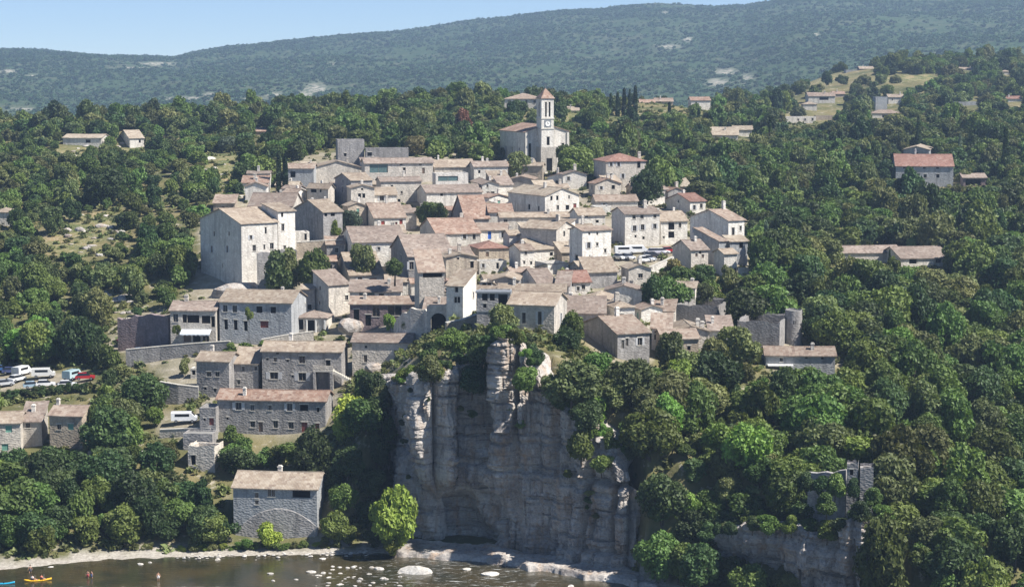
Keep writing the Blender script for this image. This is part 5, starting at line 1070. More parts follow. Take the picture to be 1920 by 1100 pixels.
HERO = [
 ('bright lime green tree at the foot of the cliff by the water', 740, 966, 40, LIME, 312.5, 'b', 1.75),
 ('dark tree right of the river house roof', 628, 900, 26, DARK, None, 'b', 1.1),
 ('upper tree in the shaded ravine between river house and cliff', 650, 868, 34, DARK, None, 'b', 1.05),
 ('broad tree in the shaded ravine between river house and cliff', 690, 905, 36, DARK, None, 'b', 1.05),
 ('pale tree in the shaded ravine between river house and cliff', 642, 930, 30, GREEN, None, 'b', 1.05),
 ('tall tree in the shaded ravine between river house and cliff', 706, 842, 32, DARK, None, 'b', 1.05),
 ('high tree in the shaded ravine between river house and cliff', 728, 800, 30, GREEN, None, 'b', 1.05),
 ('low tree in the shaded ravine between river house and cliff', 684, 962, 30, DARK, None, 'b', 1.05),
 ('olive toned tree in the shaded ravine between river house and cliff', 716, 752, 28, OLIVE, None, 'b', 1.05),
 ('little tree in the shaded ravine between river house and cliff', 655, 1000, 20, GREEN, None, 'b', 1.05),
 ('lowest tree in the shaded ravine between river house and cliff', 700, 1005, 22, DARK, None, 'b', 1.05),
 ('lime green bush at the foot of the lime green tree', 736, 1014, 24, LIME, 312, 's', .8),
 ('green tree hanging in the middle of the cliff face', 985, 708, 29, GREEN, 309.5, 'b', 1.0),
 ('big rounded olive green tree right of the cliff rock tower', 1072, 722, 56, OLIVE, 307.5, 'b', .95),
 ('small bright green tree behind the big rounded one on the cliff', 1125, 690, 34, BRIGHT, 318, 'b', 1.0),
 ('dark bushy tree left of the cliff rock tower', 905, 660, 36, DARK, 319, 'b', 1.1),
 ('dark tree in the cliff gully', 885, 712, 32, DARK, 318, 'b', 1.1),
 ('dark green tree on the cliff top below the archway', 852, 640, 32, GREEN, 324, 'b', .9),
 ('ochre green bushy tree on the left cliff buttress', 808, 688, 30, OLIVE, 318, 's', 1.1),
 ('grey green feathery tree in front of the cliff edge house', 942, 604, 34, OLIVE, 336, 'b', 1.0),
 ('yellow green garden bush above the rock tower', 962, 622, 18, LIME, 326, 's', .9),
 ('green tree at the corner of the cliff edge house', 1072, 612, 26, GREEN, 335, 'b', 1.1),
 ('dark rounded tree below the cliff edge house', 1060, 640, 30, DARK, 328, 'b', .9),
 ('ivy clad bush hanging from the cliff ledge', 1090, 830, 32, GREEN, 303.5, 's', 1.2),
 ('leafy bush clinging low on the right of the cliff', 1128, 868, 26, GREEN, 302, 's', 1.0),
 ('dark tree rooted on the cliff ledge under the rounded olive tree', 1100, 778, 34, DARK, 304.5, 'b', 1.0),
 ('large olive green tree with full crown right of the cliff top', 1180, 712, 52, OLIVE, None, 'b', .95),
 ('broad olive tree crown above the wooded slope', 1250, 735, 62, OLIVE, None, 'b', .85),
 ('second broad olive crown above the wooded slope', 1318, 742, 54, OLIVE, None, 'b', .85),
 ('tall dark oak on the slope right of the cliff', 1222, 815, 60, GREEN, None, 'b', 1.0),
 ('dark oak low on the slope right of the cliff', 1240, 930, 55, DARK, None, 'b', 1.0),
 ('dark leaning tree over the water right of the cliff', 1232, 1040, 52, GREEN, None, 'b', 1.0),
 ('dark tree at the water edge below the low cliff', 1310, 1062, 46, DARK, None, 'b', 1.0),
 ('leafy tree below the low cliff at the bottom edge', 1400, 1088, 40, GREEN, None, 'b', 1.0),
 ('green bush at the foot of the low cliff', 1478, 1092, 34, OLIVE, None, 'b', .9),
 ('tree before the right end of the low cliff', 1568, 1030, 36, GREEN, None, 'b', 1.1),
 ('tree below the ruined rampart tower', 1612, 1000, 34, OLIVE, None, 'b', .9),
 ('ivy mass hanging below the ruined rampart wall', 1536, 908, 24, DARK, 287, 's', 1.2),
 ('second ivy mass below the ruined rampart wall', 1566, 912, 26, GREEN, 286, 's', 1.2),
 ('ivy climbing the left stub of the rampart tower', 1601, 912, 15, DARK, 283.5, 's', 1.7),
 ('ivy at the foot of the right stub of the rampart tower', 1636, 930, 22, GREEN, 283, 's', 1.2),
 ('dark tree before the bright right end of the low cliff', 1655, 1010, 34, GREEN, 275, 'b', 1.1),
 ('leafy bush under the rampart tower stubs', 1612, 955, 24, DARK, 278.5, 's', 1.1),
 ('dark bush before the left end of the rampart wall', 1512, 900, 22, DARK, 287.5, 's', 1.1),
 ('green bush between rampart wall and low cliff', 1550, 945, 26, GREEN, 283.5, 's', 1.0),
 ('small tree on the right end of the low cliff', 1655, 965, 26, GREEN, 280.5, 's', 1.2),
 ('leafy tree on the grassy slope left of the low cliff', 1335, 948, 38, GREEN, None, 'b', 1.0),
 ('dark tree below the leafy tree left of the low cliff', 1305, 985, 36, DARK, None, 'b', 1.0),
 ('grey green tree above the left end of the low cliff', 1362, 918, 34, OLIVE, None, 'b', 1.0),
 ('bright shrub on the slope left of the low cliff', 1290, 940, 26, BRIGHT, None, 's', 1.0),
 ('dark tree in the gap of the low cliff', 1500, 955, 32, DARK, None, 'b', .9),
 ('tree crowning the left end of the low cliff', 1400, 945, 40, GREEN, None, 'b', .9),
 ('tall yellow green tree right of the ruined rampart', 1690, 860, 62, (.10, .125, .03), None, 'b', 1.25),
 ('full tree right below the ruined rampart', 1700, 985, 52, GREEN, None, 'b', 1.0),
 ('green tree at the bottom edge right of the low cliff', 1650, 1075, 48, GREEN, None, 'b', 1.0),
 ('dark tree over the left shoulder of the low cliff', 1345, 990, 44, DARK, None, 'b', 1.0),
 ('rounded grey green tree in front of the low roofs', 1258, 640, 30, OLIVE, 336, 'b', 1.0),
 ('rounded olive tree left of the dark windowless wall', 1385, 648, 46, OLIVE, 346, 'b', .95),
 ('big round green tree right of the central village', 1254, 552, 46, GREEN, 392, 'b', .9),
 ('garden tree below the car park', 1208, 520, 26, GREEN, 416, 's', 1.0),
 ('dark garden tree below the small brown roofed house', 1318, 516, 26, DARK, 418, 'b', .9),
 ('rusty leaved bush below the parked cars', 1262, 496, 24, (.16, .13, .04), 418, 's', .8),
 ('bright green tree behind the round tower', 1574, 590, 42, BRIGHT, 402, 'b', 1.0),
 ('large dark chestnut tree beside the church steps', 1085, 308, 44, GREEN, 588, 'b', .85),
 ('dark fir like tree against the church wall', 1062, 285, 22, DARK, 600, 'b', 1.0),
 ('big dark oak below the red hipped house', 1212, 352, 36, DARK, 540, 'b', .95),
 ('oak right of the big dark oak', 1250, 340, 34, GREEN, 560, 'b', .95),
 ('chestnut tree in the middle of the village roofs', 805, 394, 25, GREEN, 514, 'b', .95),
 ('young chestnut beside the bigger one among the roofs', 826, 398, 16, DARK, 512, 'b', 1.0),
 ('blue grey tree beside the large blank shaded wall', 655, 412, 24, BLUEG, 490, 'b', 1.1),
 ('bright vine on a white house wall beside the blue grey tree', 628, 424, 12, BRIGHT, 478, 's', 1.2),
 ('garden tree below the sunlit garden wall', 588, 492, 30, GREEN, 440, 'b', 1.1),
 ('ivy mass covering the old curtain wall', 520, 502, 34, DARK, 441, 's', 1.1),
 ('second ivy mass hanging under the castle wing', 545, 485, 18, OLIVE, 444, 's', 1.3),
 ('feathery tree in front of the bright plaster front', 680, 474, 24, OLIVE, 444, 'b', 1.2),
 ('small round tree beside the dark gable house', 740, 502, 18, GREEN, 416, 'b', 1.0),
 ('bushy creeper at the foot of the terrace house', 768, 604, 16, GREEN, 384, 's', 1.6),
 ('creeper hanging in the gap of the round ruined wall', 732, 604, 14, BRIGHT, 390, 's', 1.8),
 ('ivy climbing the front of the inn', 467, 588, 9, GREEN, 402.6, 's', 2.2),
 ('trimmed green hedge bank above the shaded terrace row', 462, 648, 22, BRIGHT, 396, 's', .5),
 ('trimmed hedge bank left of the white chimney', 432, 650, 18, BRIGHT, 396, 's', .5),
 ('trimmed hedge bank right of the white chimney', 494, 646, 18, BRIGHT, 396, 's', .5),
 ('potted tree beside the restaurant awning', 330, 618, 9, GREEN, 401, 's', 1.6),
 ('pale young tree beside the utility hut', 347, 680, 12, OLIVE, 388, 's', 1.3),
 ('big dark tree beside the lower road bend', 268, 738, 44, DARK, 366, 'b', 1.1),
 ('dark cypress like tree left of the lower road', 190, 770, 26, GREEN, 356, 'b', 1.5),
 ('small round garden tree on the lower terrace', 200, 818, 19, DARK, 350, 'b', 1.0),
 ('bright garden tree beside the lower path', 290, 778, 20, BRIGHT, 358, 'b', 1.0),
 ('light green tree right of the long red roofed house', 660, 790, 46, LIME, 340, 'b', 1.1),
 ('tree right of the river house', 628, 985, 32, GREEN, 318, 'b', 1.1),
 ('lime green bush in front of the river house', 500, 1002, 29, LIME, 317, 's', 1.0),
 ('dark bush left of the river house', 420, 985, 32, DARK, 318.5, 's', .9),
 ('low green bush at the shore left of the river house', 458, 1018, 18, BRIGHT, 316, 's', .7),
 ('shrub below the long red roofed house', 435, 815, 20, GREEN, 348, 's', 1.1),
 ('vine covered garden bank under the long red roofed house', 560, 845, 34, GREEN, 338, 's', .8),
 ('second vine covered bank under the long red roofed house', 520, 848, 24, GREEN, 340, 's', .9),
 ('red leaved tree in the wood left of the church', 868, 225, 18, RUST, 690, 'b', 1.1),
 ('autumn tinted tree behind the upper row', 778, 268, 22, (.14, .14, .05), 620, 'b', .9),
 ('olive tree left of the church', 975, 300, 24, OLIVE, 590, 'b', 1.0),
 ('dark tree in front of the white hotel', 972, 202, 20, DARK, 770, 'b', .9),
 ('tall tree standing above the wood behind the village', 862, 176, 24, GREEN, 830, 'b', 1.1),
 ('dark silver conifer in the right hand wood', 1436, 450, 30, BLUEG, 440, 'k', 1.0),
 ('pointed dark fir by the long brown roofed hall', 1668, 488, 14, DARK, 470, 'k', 1.3),
 ('pale blue cedar in the right hand wood', 1800, 275, 22, BLUEG, 680, 'k', 1.0),
 ('dark fir at the right edge of the wood', 1886, 272, 26, DARK, 640, 'k', 1.1),
 ('dark fir left of the pale blue cedar', 1722, 245, 20, DARK, 720, 'k', 1.2),
 ('big dark walnut on the left hillside', 195, 345, 45, DARK, 560, 'b', .95),
 ('silver olive on the left hillside', 425, 268, 20, BLUEG, 680, 'b', .9),
]
HEROPOS = []
for (lb, px, py, r, colr, Y, kd, sz) in HERO:
    q = place(px, py, r, Y, CZ, sz)
    if q is None: continue
    P, rm = q; g0 = float(hh(P.x, P.y))
    if Y is not None and not (kd == 's' and (Y < 300 or sz > 1.5)) and lb[:17] != 'small round tree ' and (Y < 300 or not inpoly(px, py, [(770, 640), (1130, 640), (1175, 900), (1175, 1010), (770, 1000)])):
        if P.z > g0 + .2 and P.z - g0 < 14: top_ = P.z + 1.9 * rm * sz; P.z = g0; sz = min(1.6, (top_ - g0) / (1.9 * rm)); rm = max(rm, (top_ - g0) / (1.9 * 1.6))
    nm = {'b': 'broadleaf_tree', 's': 'shrub', 'k': 'conifer_tree'}[kd]; ct = 'shrub' if kd == 's' else 'tree'
    if 'ivy' in lb or 'creeper' in lb or 'vine' in lb: nm, ct = 'climbing_plant', 'climber'
    tree(lb, P, rm, kd, colr, None, ct, nm, sz, stub=bool(inpoly(px, py, [(770, 640), (1130, 640), (1175, 900), (1175, 1010), (770, 1000)]))); HEROPOS.append((P.x, P.y, rm))
for k, (px, yt, yb, lb) in enumerate([(1145, 184, 228, 'slim cypress at the left of the cypress row'), (1158, 182, 229, 'second cypress from the left of the row'), (1170, 176, 226, 'third slender cypress of the row'), (1191, 172, 224, 'slender cypress at the right of the cypress row'), (1255, 198, 232, 'lone cypress right of the cypress row'), (1310, 208, 236, 'small lone cypress in the right wood'), (523, 296, 356, 'dark cypress left of the small orange roofed house'), (535, 304, 354, 'shorter cypress touching the small orange roofed house'), (1443, 222, 245, 'small cypress before the long flat far building'), (1496, 345, 375, 'cypress by the road in the right wood')]):
    Y = 800 if yb < 240 else (570 if px < 600 else 600)
    top, bot = at(px, yt, Y), at(px, yb, Y); hgt = top.z - bot.z; s = hgt / (CZ + 1.0)
    e = empty('cypress_tree', (bot.x, bot.y, bot.z)); e.scale = (s * (.85 if hgt > 8 else 1.1),) * 2 + (s,); tag(e, lb, 'cypress', 'slim dark cypresses'); ob('crown', CYP, e, color=(.03, .06, .024)); ob('trunk', STR, e)
tree('broad dark fir in the cypress row', at(1180, 228, 800), 3.6, 'k', (.03, .06, .024), None, 'tree', 'conifer_tree', 1.75)
SHB = 'bushes along the shore below the river house'
for k in range(16):
    px = 345 + 19 * k + rnd.uniform(-6, 6); q = place(px, np.interp(px, [345, 640], [1027, 1021]) + rnd.uniform(-3, 3), rnd.uniform(9, 17), np.interp(px, [345, 640], [315.5, 317.5]), CZ, .75)
    tree('low green bush along the shore below the river house', q[0], q[1], 's', rnd.choice([BRIGHT, GREEN, OLIVE, LIME]), SHB, 'shrub', 'shrub', .75)
for k in range(11):
    q = place(2 + 16 * k, 742 + rnd.uniform(-2, 2), 11, 388, CZ, .8); g0 = float(hh(q[0].x, q[0].y)); q[0].z = g0 - .3
    tree('dark hedge bush in front of the left hand car park', q[0], q[1] * 1.2, 's', DARK, 'hedge bushes before the left car park', 'shrub', 'shrub', .9)
RX, RY, RT, RNX, RNY = RIM['cliff']
for k in range(78):
    i = rnd.randrange(int(len(RX) * .16), len(RX) - 30) if k < 46 else rnd.randrange(int(len(RX) * .58), int(len(RX) * .78)); b_ = rnd.uniform(-.2, 4.5); s_ = rnd.uniform(.9, 2.0)
    tree('bushy shrub on the rim of the main cliff', (RX[i] - RNX[i] * b_, RY[i] - RNY[i] * b_, RT[i] - .9 * s_), s_, 's', rnd.choice([GREEN, DARK, OLIVE, BRIGHT]), 'shrubs on the cliff rim', 'shrub', 'shrub', rnd.uniform(.8, 1.1))
for k in range(22):
    i = rnd.randrange(int(len(RX) * .2), len(RX) - 30); s_ = rnd.uniform(.45, 1.15); z_ = rnd.uniform(.35, .92) * RT[i]
    tree('small tuft of greenery on the main cliff face', (RX[i] + RNX[i] * .6, RY[i] + RNY[i] * .6, z_), s_, 's', rnd.choice([GREEN, DARK, OLIVE]), 'tufts on the cliff face', 'shrub', 'shrub', .9)
RX, RY, RT, RNX, RNY = RIM['low_cliff']
for k in range(26):
    i = rnd.randrange(6, len(RX) - 6); b_ = rnd.uniform(-.4, 5); s_ = rnd.uniform(.9, 2.1)
    tree('bushy shrub on the top of the low cliff', (RX[i] - RNX[i] * b_, RY[i] - RNY[i] * b_, RT[i] - 1.0 * s_), s_, 's', rnd.choice([GREEN, DARK, OLIVE, BRIGHT]), 'shrubs on the low cliff', 'shrub', 'shrub', rnd.uniform(.8, 1.1))
# --- woods
CLF = [(752, 900), (750, 760), (765, 715), (800, 700), (840, 690), (930, 636), (1012, 640), (1030, 760), (1090, 800), (1168, 880), (1186, 1060), (775, 1040)]
CLF2 = [[(1360, 990), (1555, 990), (1555, 1050), (1440, 1056), (1360, 1036)], [(1590, 862), (1640, 862), (1640, 950), (1594, 950)]]
g = np.random.default_rng(5); pts = []
for (ya, yb, sp, r0, r1) in ((268, 345, 4.1, 1.7, 5.0), (345, 470, 4.7, 1.7, 5.2), (470, 700, 5.2, 1.8, 4.6), (700, 960, 6.4, 2.6, 4.6), (960, 1420, 8.4, 3.0, 5.0)):
    ys = np.arange(ya, yb, sp)
    for y in ys:
        xs = np.arange(-.30 * y, .30 * y, sp); n = len(xs)
        pts.append(np.c_[xs + g.uniform(-.48, .48, n) * sp, y + g.uniform(-.48, .48, n) * sp, g.uniform(0, 1, n) ** 1.3 * (r1 - r0) + r0])
pts = np.concatenate(pts); X, Y, RR = pts.T; Z = hh(X, Y)
bx, by = proj(X, Y, Z); cx, cy = proj(X, Y, Z + 1.02 * RR); _, ty = proj(X, Y, Z + 1.85 * RR); rp = RR * F / Y
keep = np.ones(len(X), bool)
left = (bx < 420) & (by > 262) & (by < 650) & (Y > 405)
RR[left] *= .80
dn = np.ones(len(X)); dn[left] = .78 + .30 * np.clip(fbm(X[left] / 22, Y[left] / 22, 77, 2), -1, 1)
far = Y > 900; dn[far] *= .85
for q in MEAD: dn[inpoly(bx, by, q)] = .15
keep &= g.uniform(0, 1, len(X)) < dn
keep &= ~((Z < .7))
yb_ = np.interp(X, RISE[:, 0], RISE[:, 1])
keep &= ~((Y < yb_ + np.where((cx > 735) & (cx < 1200), .5, -1.0)) | (Y < np.interp(X, BANK[:, 0], BANK[:, 1]) + 3.2))
for poly in [VILL, CLF] + LOWH + CLF2:
    for yy in (cy, cy * .4 + ty * .6): keep &= ~inpoly(cx, yy, poly)
    for dx in (-.6, .6): keep &= ~inpoly(cx + dx * rp, cy, poly)
for q in ROAD + PARK:
    for yy in (by, cy, ty):
        for dx in (-.7, 0, .7): keep &= ~inpoly(bx + dx * rp, yy, q)
    for t_ in (.2, .4, .6, .8): keep &= ~inpoly(bx, by + (ty - by) * t_, q)
clr = np.zeros(len(X), bool)
for q in CLEAR:
    for t_ in (0, .25, .5, .75, 1): clr |= inpoly(bx, by + (ty - by) * t_, q)
keep &= ~(clr & (g.uniform(0, 1, len(X)) < np.where(Y < 640, .72, .88)) & (Y > 400))
for h in HS:
    xs = [h['xA'], h['xB']] + ([h['xC']] if h['xC'] else []); x0, x1 = min(xs), max(xs); d = np.array([X - h['cen'].x, Y - h['cen'].y]); lu = abs(d[0] * h['u'].x + d[1] * h['u'].y); lv = abs(d[0] * h['v'].x + d[1] * h['v'].y)
    keep &= ~((lu < h['W'] / 2 + .8) & (lv < h['Lm'] / 2 + .8))
    front = Y < h['Y'] + 2
    ytop = h['yA'] - (12 if h['Y'] < 700 else 6)
    keep &= ~(front & (cx > x0 - rp * .45) & (cx < x1 + rp * .45) & (ty < h['base'] - (h['base'] - h['yA']) * .35) & (by > ytop) & (Y > h['Y'] - 120))
d = np.array([X - ch.location.x, Y - ch.location.y]); keep &= ~((abs(d[0]) < 13) & (abs(d[1] - 10) < 18))
keep &= ~((cx > 935) & (cx < 1078) & (ty < 318) & (by > 225) & (Y < 625))
for (hx, hy, hr) in HEROPOS: keep &= ~((X - hx) ** 2 + (Y - hy) ** 2 < (hr * .75) ** 2)
keep &= ~((cx > 1000) & (cx < 1045) & (ty < 232) & (Y > 620) & (Y < 700))
X, Y, Z, RR, cx, cy, rp, left = [a[keep] for a in (X, Y, Z, RR, cx, cy, rp, left)]
REG = [
 (lambda x, y, Y_: x < 430 and y > 820, 'dark leafy tree in the wood along the left river bank', 'trees along the left river bank', [DARK, DARK, GREEN, GREEN]),
 (lambda x, y, Y_: x < 430 and y > 600, 'leafy tree around the left hand car park and gardens', 'trees around the left car park and gardens', [GREEN, DARK, BRIGHT, OLIVE]),
 (lambda x, y, Y_: x < 440, 'bushy tree on the dry left hillside', 'trees on the dry left hillside', [GREEN, OLIVE, GREEN, DARK]),
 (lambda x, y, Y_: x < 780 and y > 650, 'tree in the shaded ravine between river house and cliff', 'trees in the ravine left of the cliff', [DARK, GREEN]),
 (lambda x, y, Y_: x > 1180 and y > 880, 'tree on the steep wooded bank at the lower right', 'trees on the lower right bank', [DARK, GREEN, GREEN, OLIVE]),
 (lambda x, y, Y_: x > 1180 and y > 640, 'full crowned tree in the wood right of the cliff', 'trees of the wood right of the cliff', [GREEN, OLIVE, DARK, GREEN, BRIGHT]),
 (lambda x, y, Y_: x > 1180, 'tree of the dense wood right of the village', 'trees of the wood right of the village', [GREEN, OLIVE, DARK, GREEN]),
 (lambda x, y, Y_: True, 'tree among the village roofs and gardens', 'trees among the village gardens', [GREEN, OLIVE, BRIGHT])]
view = (cx > -20) & (cx < 1940) & (cy > 0) & (cy < 1115)
order = np.argsort(-(rp * view)); single = set(order[:232].tolist())
LM = [(1487, 612, 'the round grey tower'), (1500, 668, 'the long low pinkish roofed house'), (1320, 590, 'the shaded ruin'), (1155, 640, 'the rounded shaded gable'), (1615, 890, 'the ruined rampart tower'), (1450, 1020, 'the low cliff'), (1190, 960, 'the main cliff'), (1680, 475, 'the long brown roofed hall'), (1735, 325, 'the far red roofed house'), (1345, 430, 'the big gable at the village edge'), (1340, 490, 'the car park corner house'), (1505, 375, 'the forest road'), (515, 950, 'the river house'), (510, 780, 'the long red roofed row house'), (125, 800, 'the cottage with one green shutter'), (15, 820, 'the green shuttered house'), (80, 712, 'the left car park'), (270, 660, 'the road bend'), (415, 470, 'the castle keep'), (360, 610, 'the restaurant'), (376, 862, 'the ruined garden hut'), (60, 1088, 'the yellow kayak'), (1905, 880, 'the right picture edge'), (1905, 620, 'the upper right picture edge'), (1905, 1080, 'the lower right corner'), (700, 700, 'the ravine houses'), (1820, 900, 'the small right hand clearing'), (150, 255, 'the white upper left house'), (10, 405, 'the white cottage at the left edge')]
CN = {GREEN: 'green', OLIVE: 'grey green', DARK: 'dark green', BRIGHT: 'bright green'}; made = {}
for k in order[:232]:
    x, y = cx[k], cy[k]
    for fn, lb, gr, cs in REG:
        if fn(x, y, Y[k]): break
    co_ = rnd.choice(cs); lx, ly, ln = min(LM, key=lambda q: (q[0] - x) ** 2 + 1.4 * (q[1] - y) ** 2); dx, dy = x - lx, y - ly
    rel = ('far ' if math.hypot(dx, dy) > 190 else '') + (('upper ' if dy < 0 else 'lower ') if abs(dy) > .45 * abs(dx) and abs(dx) > .45 * abs(dy) else '') + (('left of' if dx < 0 else 'right of') if abs(dx) > .45 * abs(dy) else ('above' if dy < 0 else 'below'))
    sz_ = 'big' if RR[k] > 3.9 else ('middling' if RR[k] > 2.9 else 'small'); base_ = '%s %s tree %s %s' % (sz_, CN[co_], rel, ln)
    e = tree(base_, (X[k], Y[k], Z[k] - .15 * RR[k]), RR[k], 'b', co_, gr, sz=rnd.uniform(.82, 1.3)); made.setdefault(base_, []).append((x, e))
ORD = ['leftmost', 'second from left', 'third from left', 'fourth from left', 'fifth from left', 'sixth from left', 'seventh from left', 'eighth from left', 'ninth from left', 'tenth from left']
for base_, L_ in made.items():
    if len(L_) == 1: continue
    L_.sort(key=lambda q: q[0]); w_ = base_.split(' tree ')
    for n_, (x, e) in enumerate(L_): e['label'] = ORD[min(n_, 9)] + ' ' + w_[0] + ' tree ' + ' '.join(w_[1].split()[:9])
rest = np.array([k for k in range(len(X)) if k not in single])
def scatter(name, P, S, protos, color, label, seed):
    me = bpy.data.meshes.new(name); me.vertices.add(len(P)); me.vertices.foreach_set('co', P.ravel())
    g = np.random.default_rng(seed)
    a = me.attributes.new('isc', 'FLOAT_VECTOR', 'POINT'); a.data.foreach_set('vector', S.ravel())
    a = me.attributes.new('irot', 'FLOAT', 'POINT'); a.data.foreach_set('value', g.uniform(0, 6.283, len(P)))
    a = me.attributes.new('iid', 'INT', 'POINT'); a.data.foreach_set('value', g.integers(0, len(protos), len(P)).astype(np.int32))
    o = ob(name, me, color=color); tag(o, label, None, None, 'stuff')
    ng = bpy.data.node_groups.new(name, 'GeometryNodeTree'); ng.interface.new_socket('Geometry', in_out='INPUT', socket_type='NodeSocketGeometry'); ng.interface.new_socket('Geometry', in_out='OUTPUT', socket_type='NodeSocketGeometry')
    N = ng.nodes; gi, go = N.new('NodeGroupInput'), N.new('NodeGroupOutput'); ip = N.new('GeometryNodeInstanceOnPoints'); jn = N.new('GeometryNodeGeometryToInstance')
    for p_ in reversed(protos):
        oi = N.new('GeometryNodeObjectInfo'); oi.inputs[0].default_value = p_; ng.links.new(oi.outputs['Geometry'], jn.inputs[0])
    def at_(nm, t):
        n = N.new('GeometryNodeInputNamedAttribute'); n.data_type = t; n.inputs[0].default_value = nm; return n.outputs[0]
    cb_ = N.new('ShaderNodeCombineXYZ'); ng.links.new(at_('irot', 'FLOAT'), cb_.inputs[2]); er = N.new('FunctionNodeEulerToRotation'); ng.links.new(cb_.outputs[0], er.inputs[0])
    ng.links.new(gi.outputs[0], ip.inputs['Points']); ng.links.new(jn.outputs[0], ip.inputs['Instance']); ip.inputs['Pick Instance'].default_value = True
    ng.links.new(at_('iid', 'INT'), ip.inputs['Instance Index']); ng.links.new(er.outputs[0], ip.inputs['Rotation']); ng.links.new(at_('isc', 'FLOAT_VECTOR'), ip.inputs['Scale'])
    ng.links.new(ip.outputs[0], go.inputs[0]); md = o.modifiers.new('scatter', 'NODES'); md.node_group = ng
    return o
# four single trees and three single bushes carry the meshes that the woods repeat
PT, PB = [], []
for k, (px, py, r) in enumerate([(1230, 300, 16), (1300, 290, 15), (1420, 300, 16), (1560, 290, 15)]):
    P, rm = place(px, py, r); e = tree('rounded oak in the upper right wood', P, rm, 'l', GREEN, 'oaks in the upper right wood', k=k); PT.append([c for c in e.children if c.name.startswith('crown')][0])
for k, (px, py, r) in enumerate([(120, 420, 8), (165, 408, 7), (215, 392, 8)]):
    P, rm = place(px, py, r); e = empty('shrub', tuple(P)); e.scale = (rm,) * 3; tag(e, 'low scrub bush in the dry meadow on the left hillside', 'shrub', 'scrub bushes in the dry meadow'); PB.append(ob('foliage', BUSH[k], e, color=OLIVE))
nr = len(rest); S3 = np.repeat(RR[rest][:, None], 3, 1) * np.c_[g.uniform(.85, 1.15, nr), g.uniform(.85, 1.15, nr), g.uniform(.8, 1.1, nr) + .5 * (g.uniform(0, 1, nr) > .86)]
P3 = np.c_[X[rest], Y[rest], Z[rest] - .2 * RR[rest]]
nearm = Y[rest] < 520
ol = g.uniform(0, 1, nr)
for nm, msk, colr, lb in (('woodland', ol < .5, GREEN, 'mixed green wood covering the slopes around the village'), ('dark_woodland', (ol >= .5) & (ol < .75), DARK, 'dark evergreen oaks scattered through the wood'), ('olive_woodland', ol >= .75, OLIVE, 'grey green trees scattered through the wood')):
    scatter(nm, P3[msk], S3[msk], PT, colr, lb, 3)
# undergrowth on the slopes and in the clearings
n = 20000; t_ = g.uniform(-.29, .29, n); yy = 290 * (900 / 290) ** g.uniform(0, 1, n); xx = t_ * yy; zz_ = hh(xx, yy); ux, uy = proj(xx, yy, zz_)
kp = (zz_ > .45) & (yy > np.interp(xx, RISE[:, 0], RISE[:, 1]) - 2.5) & ~(inpoly(ux, uy, VILL) & (g.uniform(0, 1, n) < .35))
for q in ROAD + PARK + LOWH + [CLF]: kp &= ~inpoly(ux, uy, q)
for h in HS: kp &= ~(np.hypot(xx - h['cen'].x, yy - h['cen'].y) < max(h['W'], h['Lm']) * .62)
inm = np.zeros(n, bool)
for q in MEAD: inm |= inpoly(ux, uy, q)
kp &= ~(inm & (g.uniform(0, 1, n) < .25))
xx, yy, zz_ = xx[kp], yy[kp], zz_[kp]; n = len(xx); s = g.uniform(.5, 1.5, n)
scatter('undergrowth', np.c_[xx, yy, zz_ - .75 * s], np.c_[s, s, s * g.uniform(.7, 1.1, n)], PB, OLIVE, 'low scrub and undergrowth on the slopes', 8)
# scrub of the far hills
n = 80000; t_ = g.uniform(-.31, .31, n); yy = np.sqrt(g.uniform(1650 ** 2, 4700 ** 2, n))
a = np.log(yy / 1530) / math.log(5200 / 1530) * 299; b = (t_ + .46) / .92 * 559; i, j = a.astype(int), b.astype(int); u, v = a - i, b - j
zz_ = (HZ[i, j] * (1 - v) + HZ[i, j + 1] * v) * (1 - u) + (HZ[i + 1, j] * (1 - v) + HZ[i + 1, j + 1] * v) * u
scv = sc_[i, j]; kp = (g.uniform(0, 1, n) < np.clip(.62 + .55 * fbm(t_ * yy / 160, yy / 240, 91, 3), .12, 1)) & (scv < .35)
xx, yy, zz_ = (t_ * yy)[kp], yy[kp], zz_[kp]; n = len(xx); s = g.uniform(2.0, 5.2, n)
scatter('hill_scrub', np.c_[xx, yy, zz_ - .7 * s], np.c_[s, s, s * g.uniform(.7, 1.0, n)], PB, (.050, .100, .038), 'scrub and low trees covering the far hills', 9)
# ------------------------------------------------------------------ river stones, gravel bar, hillside rocks
def rock_mesh(seed, flat=.6):
    bm = bmesh.new(); bmesh.ops.create_icosphere(bm, subdivisions=2, radius=1.0); g_ = np.random.default_rng(seed); D = g_.normal(size=(9, 3)); D /= np.linalg.norm(D, axis=1)[:, None]; o = g_.uniform(.62, .95, 9)
    for v in bm.verts:
        p = np.array(v.co)
        for d_, q in zip(D, o):
            s = p @ d_
            if s > q: p = p - d_ * (s - q) * .9
        v.co = (p[0] * 1.15, p[1] * .9, p[2] * flat)
    me = bpy.data.meshes.new('boulder'); bm.to_mesh(me); bm.free(); me.materials.append(MATS['paleboulder']); return me
ROCK = [rock_mesh(k, (.55, .7, .45, .6, .35, .8)[k]) for k in range(6)]
ROCKD = []
for k in range(6):
    m_ = ROCK[k].copy(); m_.materials.clear(); m_.materials.append(MATS['cliff']); ROCKD.append(m_)
def boulder(px, py, w, label, group, z=0.0, name='boulder', flat=1.0):
    Y = (CAMH - z) / ((CAMH - at(px, py, 1.0).z)); P = at(px, py, Y); s = w * Y / F / 2
    o = ob(name, ROCK[rnd.randrange(6)], None, (P.x, P.y, P.z), rnd.uniform(-.5, .5)); o.scale = (s, s * rnd.uniform(.6, 1), s * rnd.uniform(.7, 1.1) * flat); tag(o, label, 'boulder', group); return o
RB = 'pale boulders in the rapids'; SB = 'pale stones along the shore'
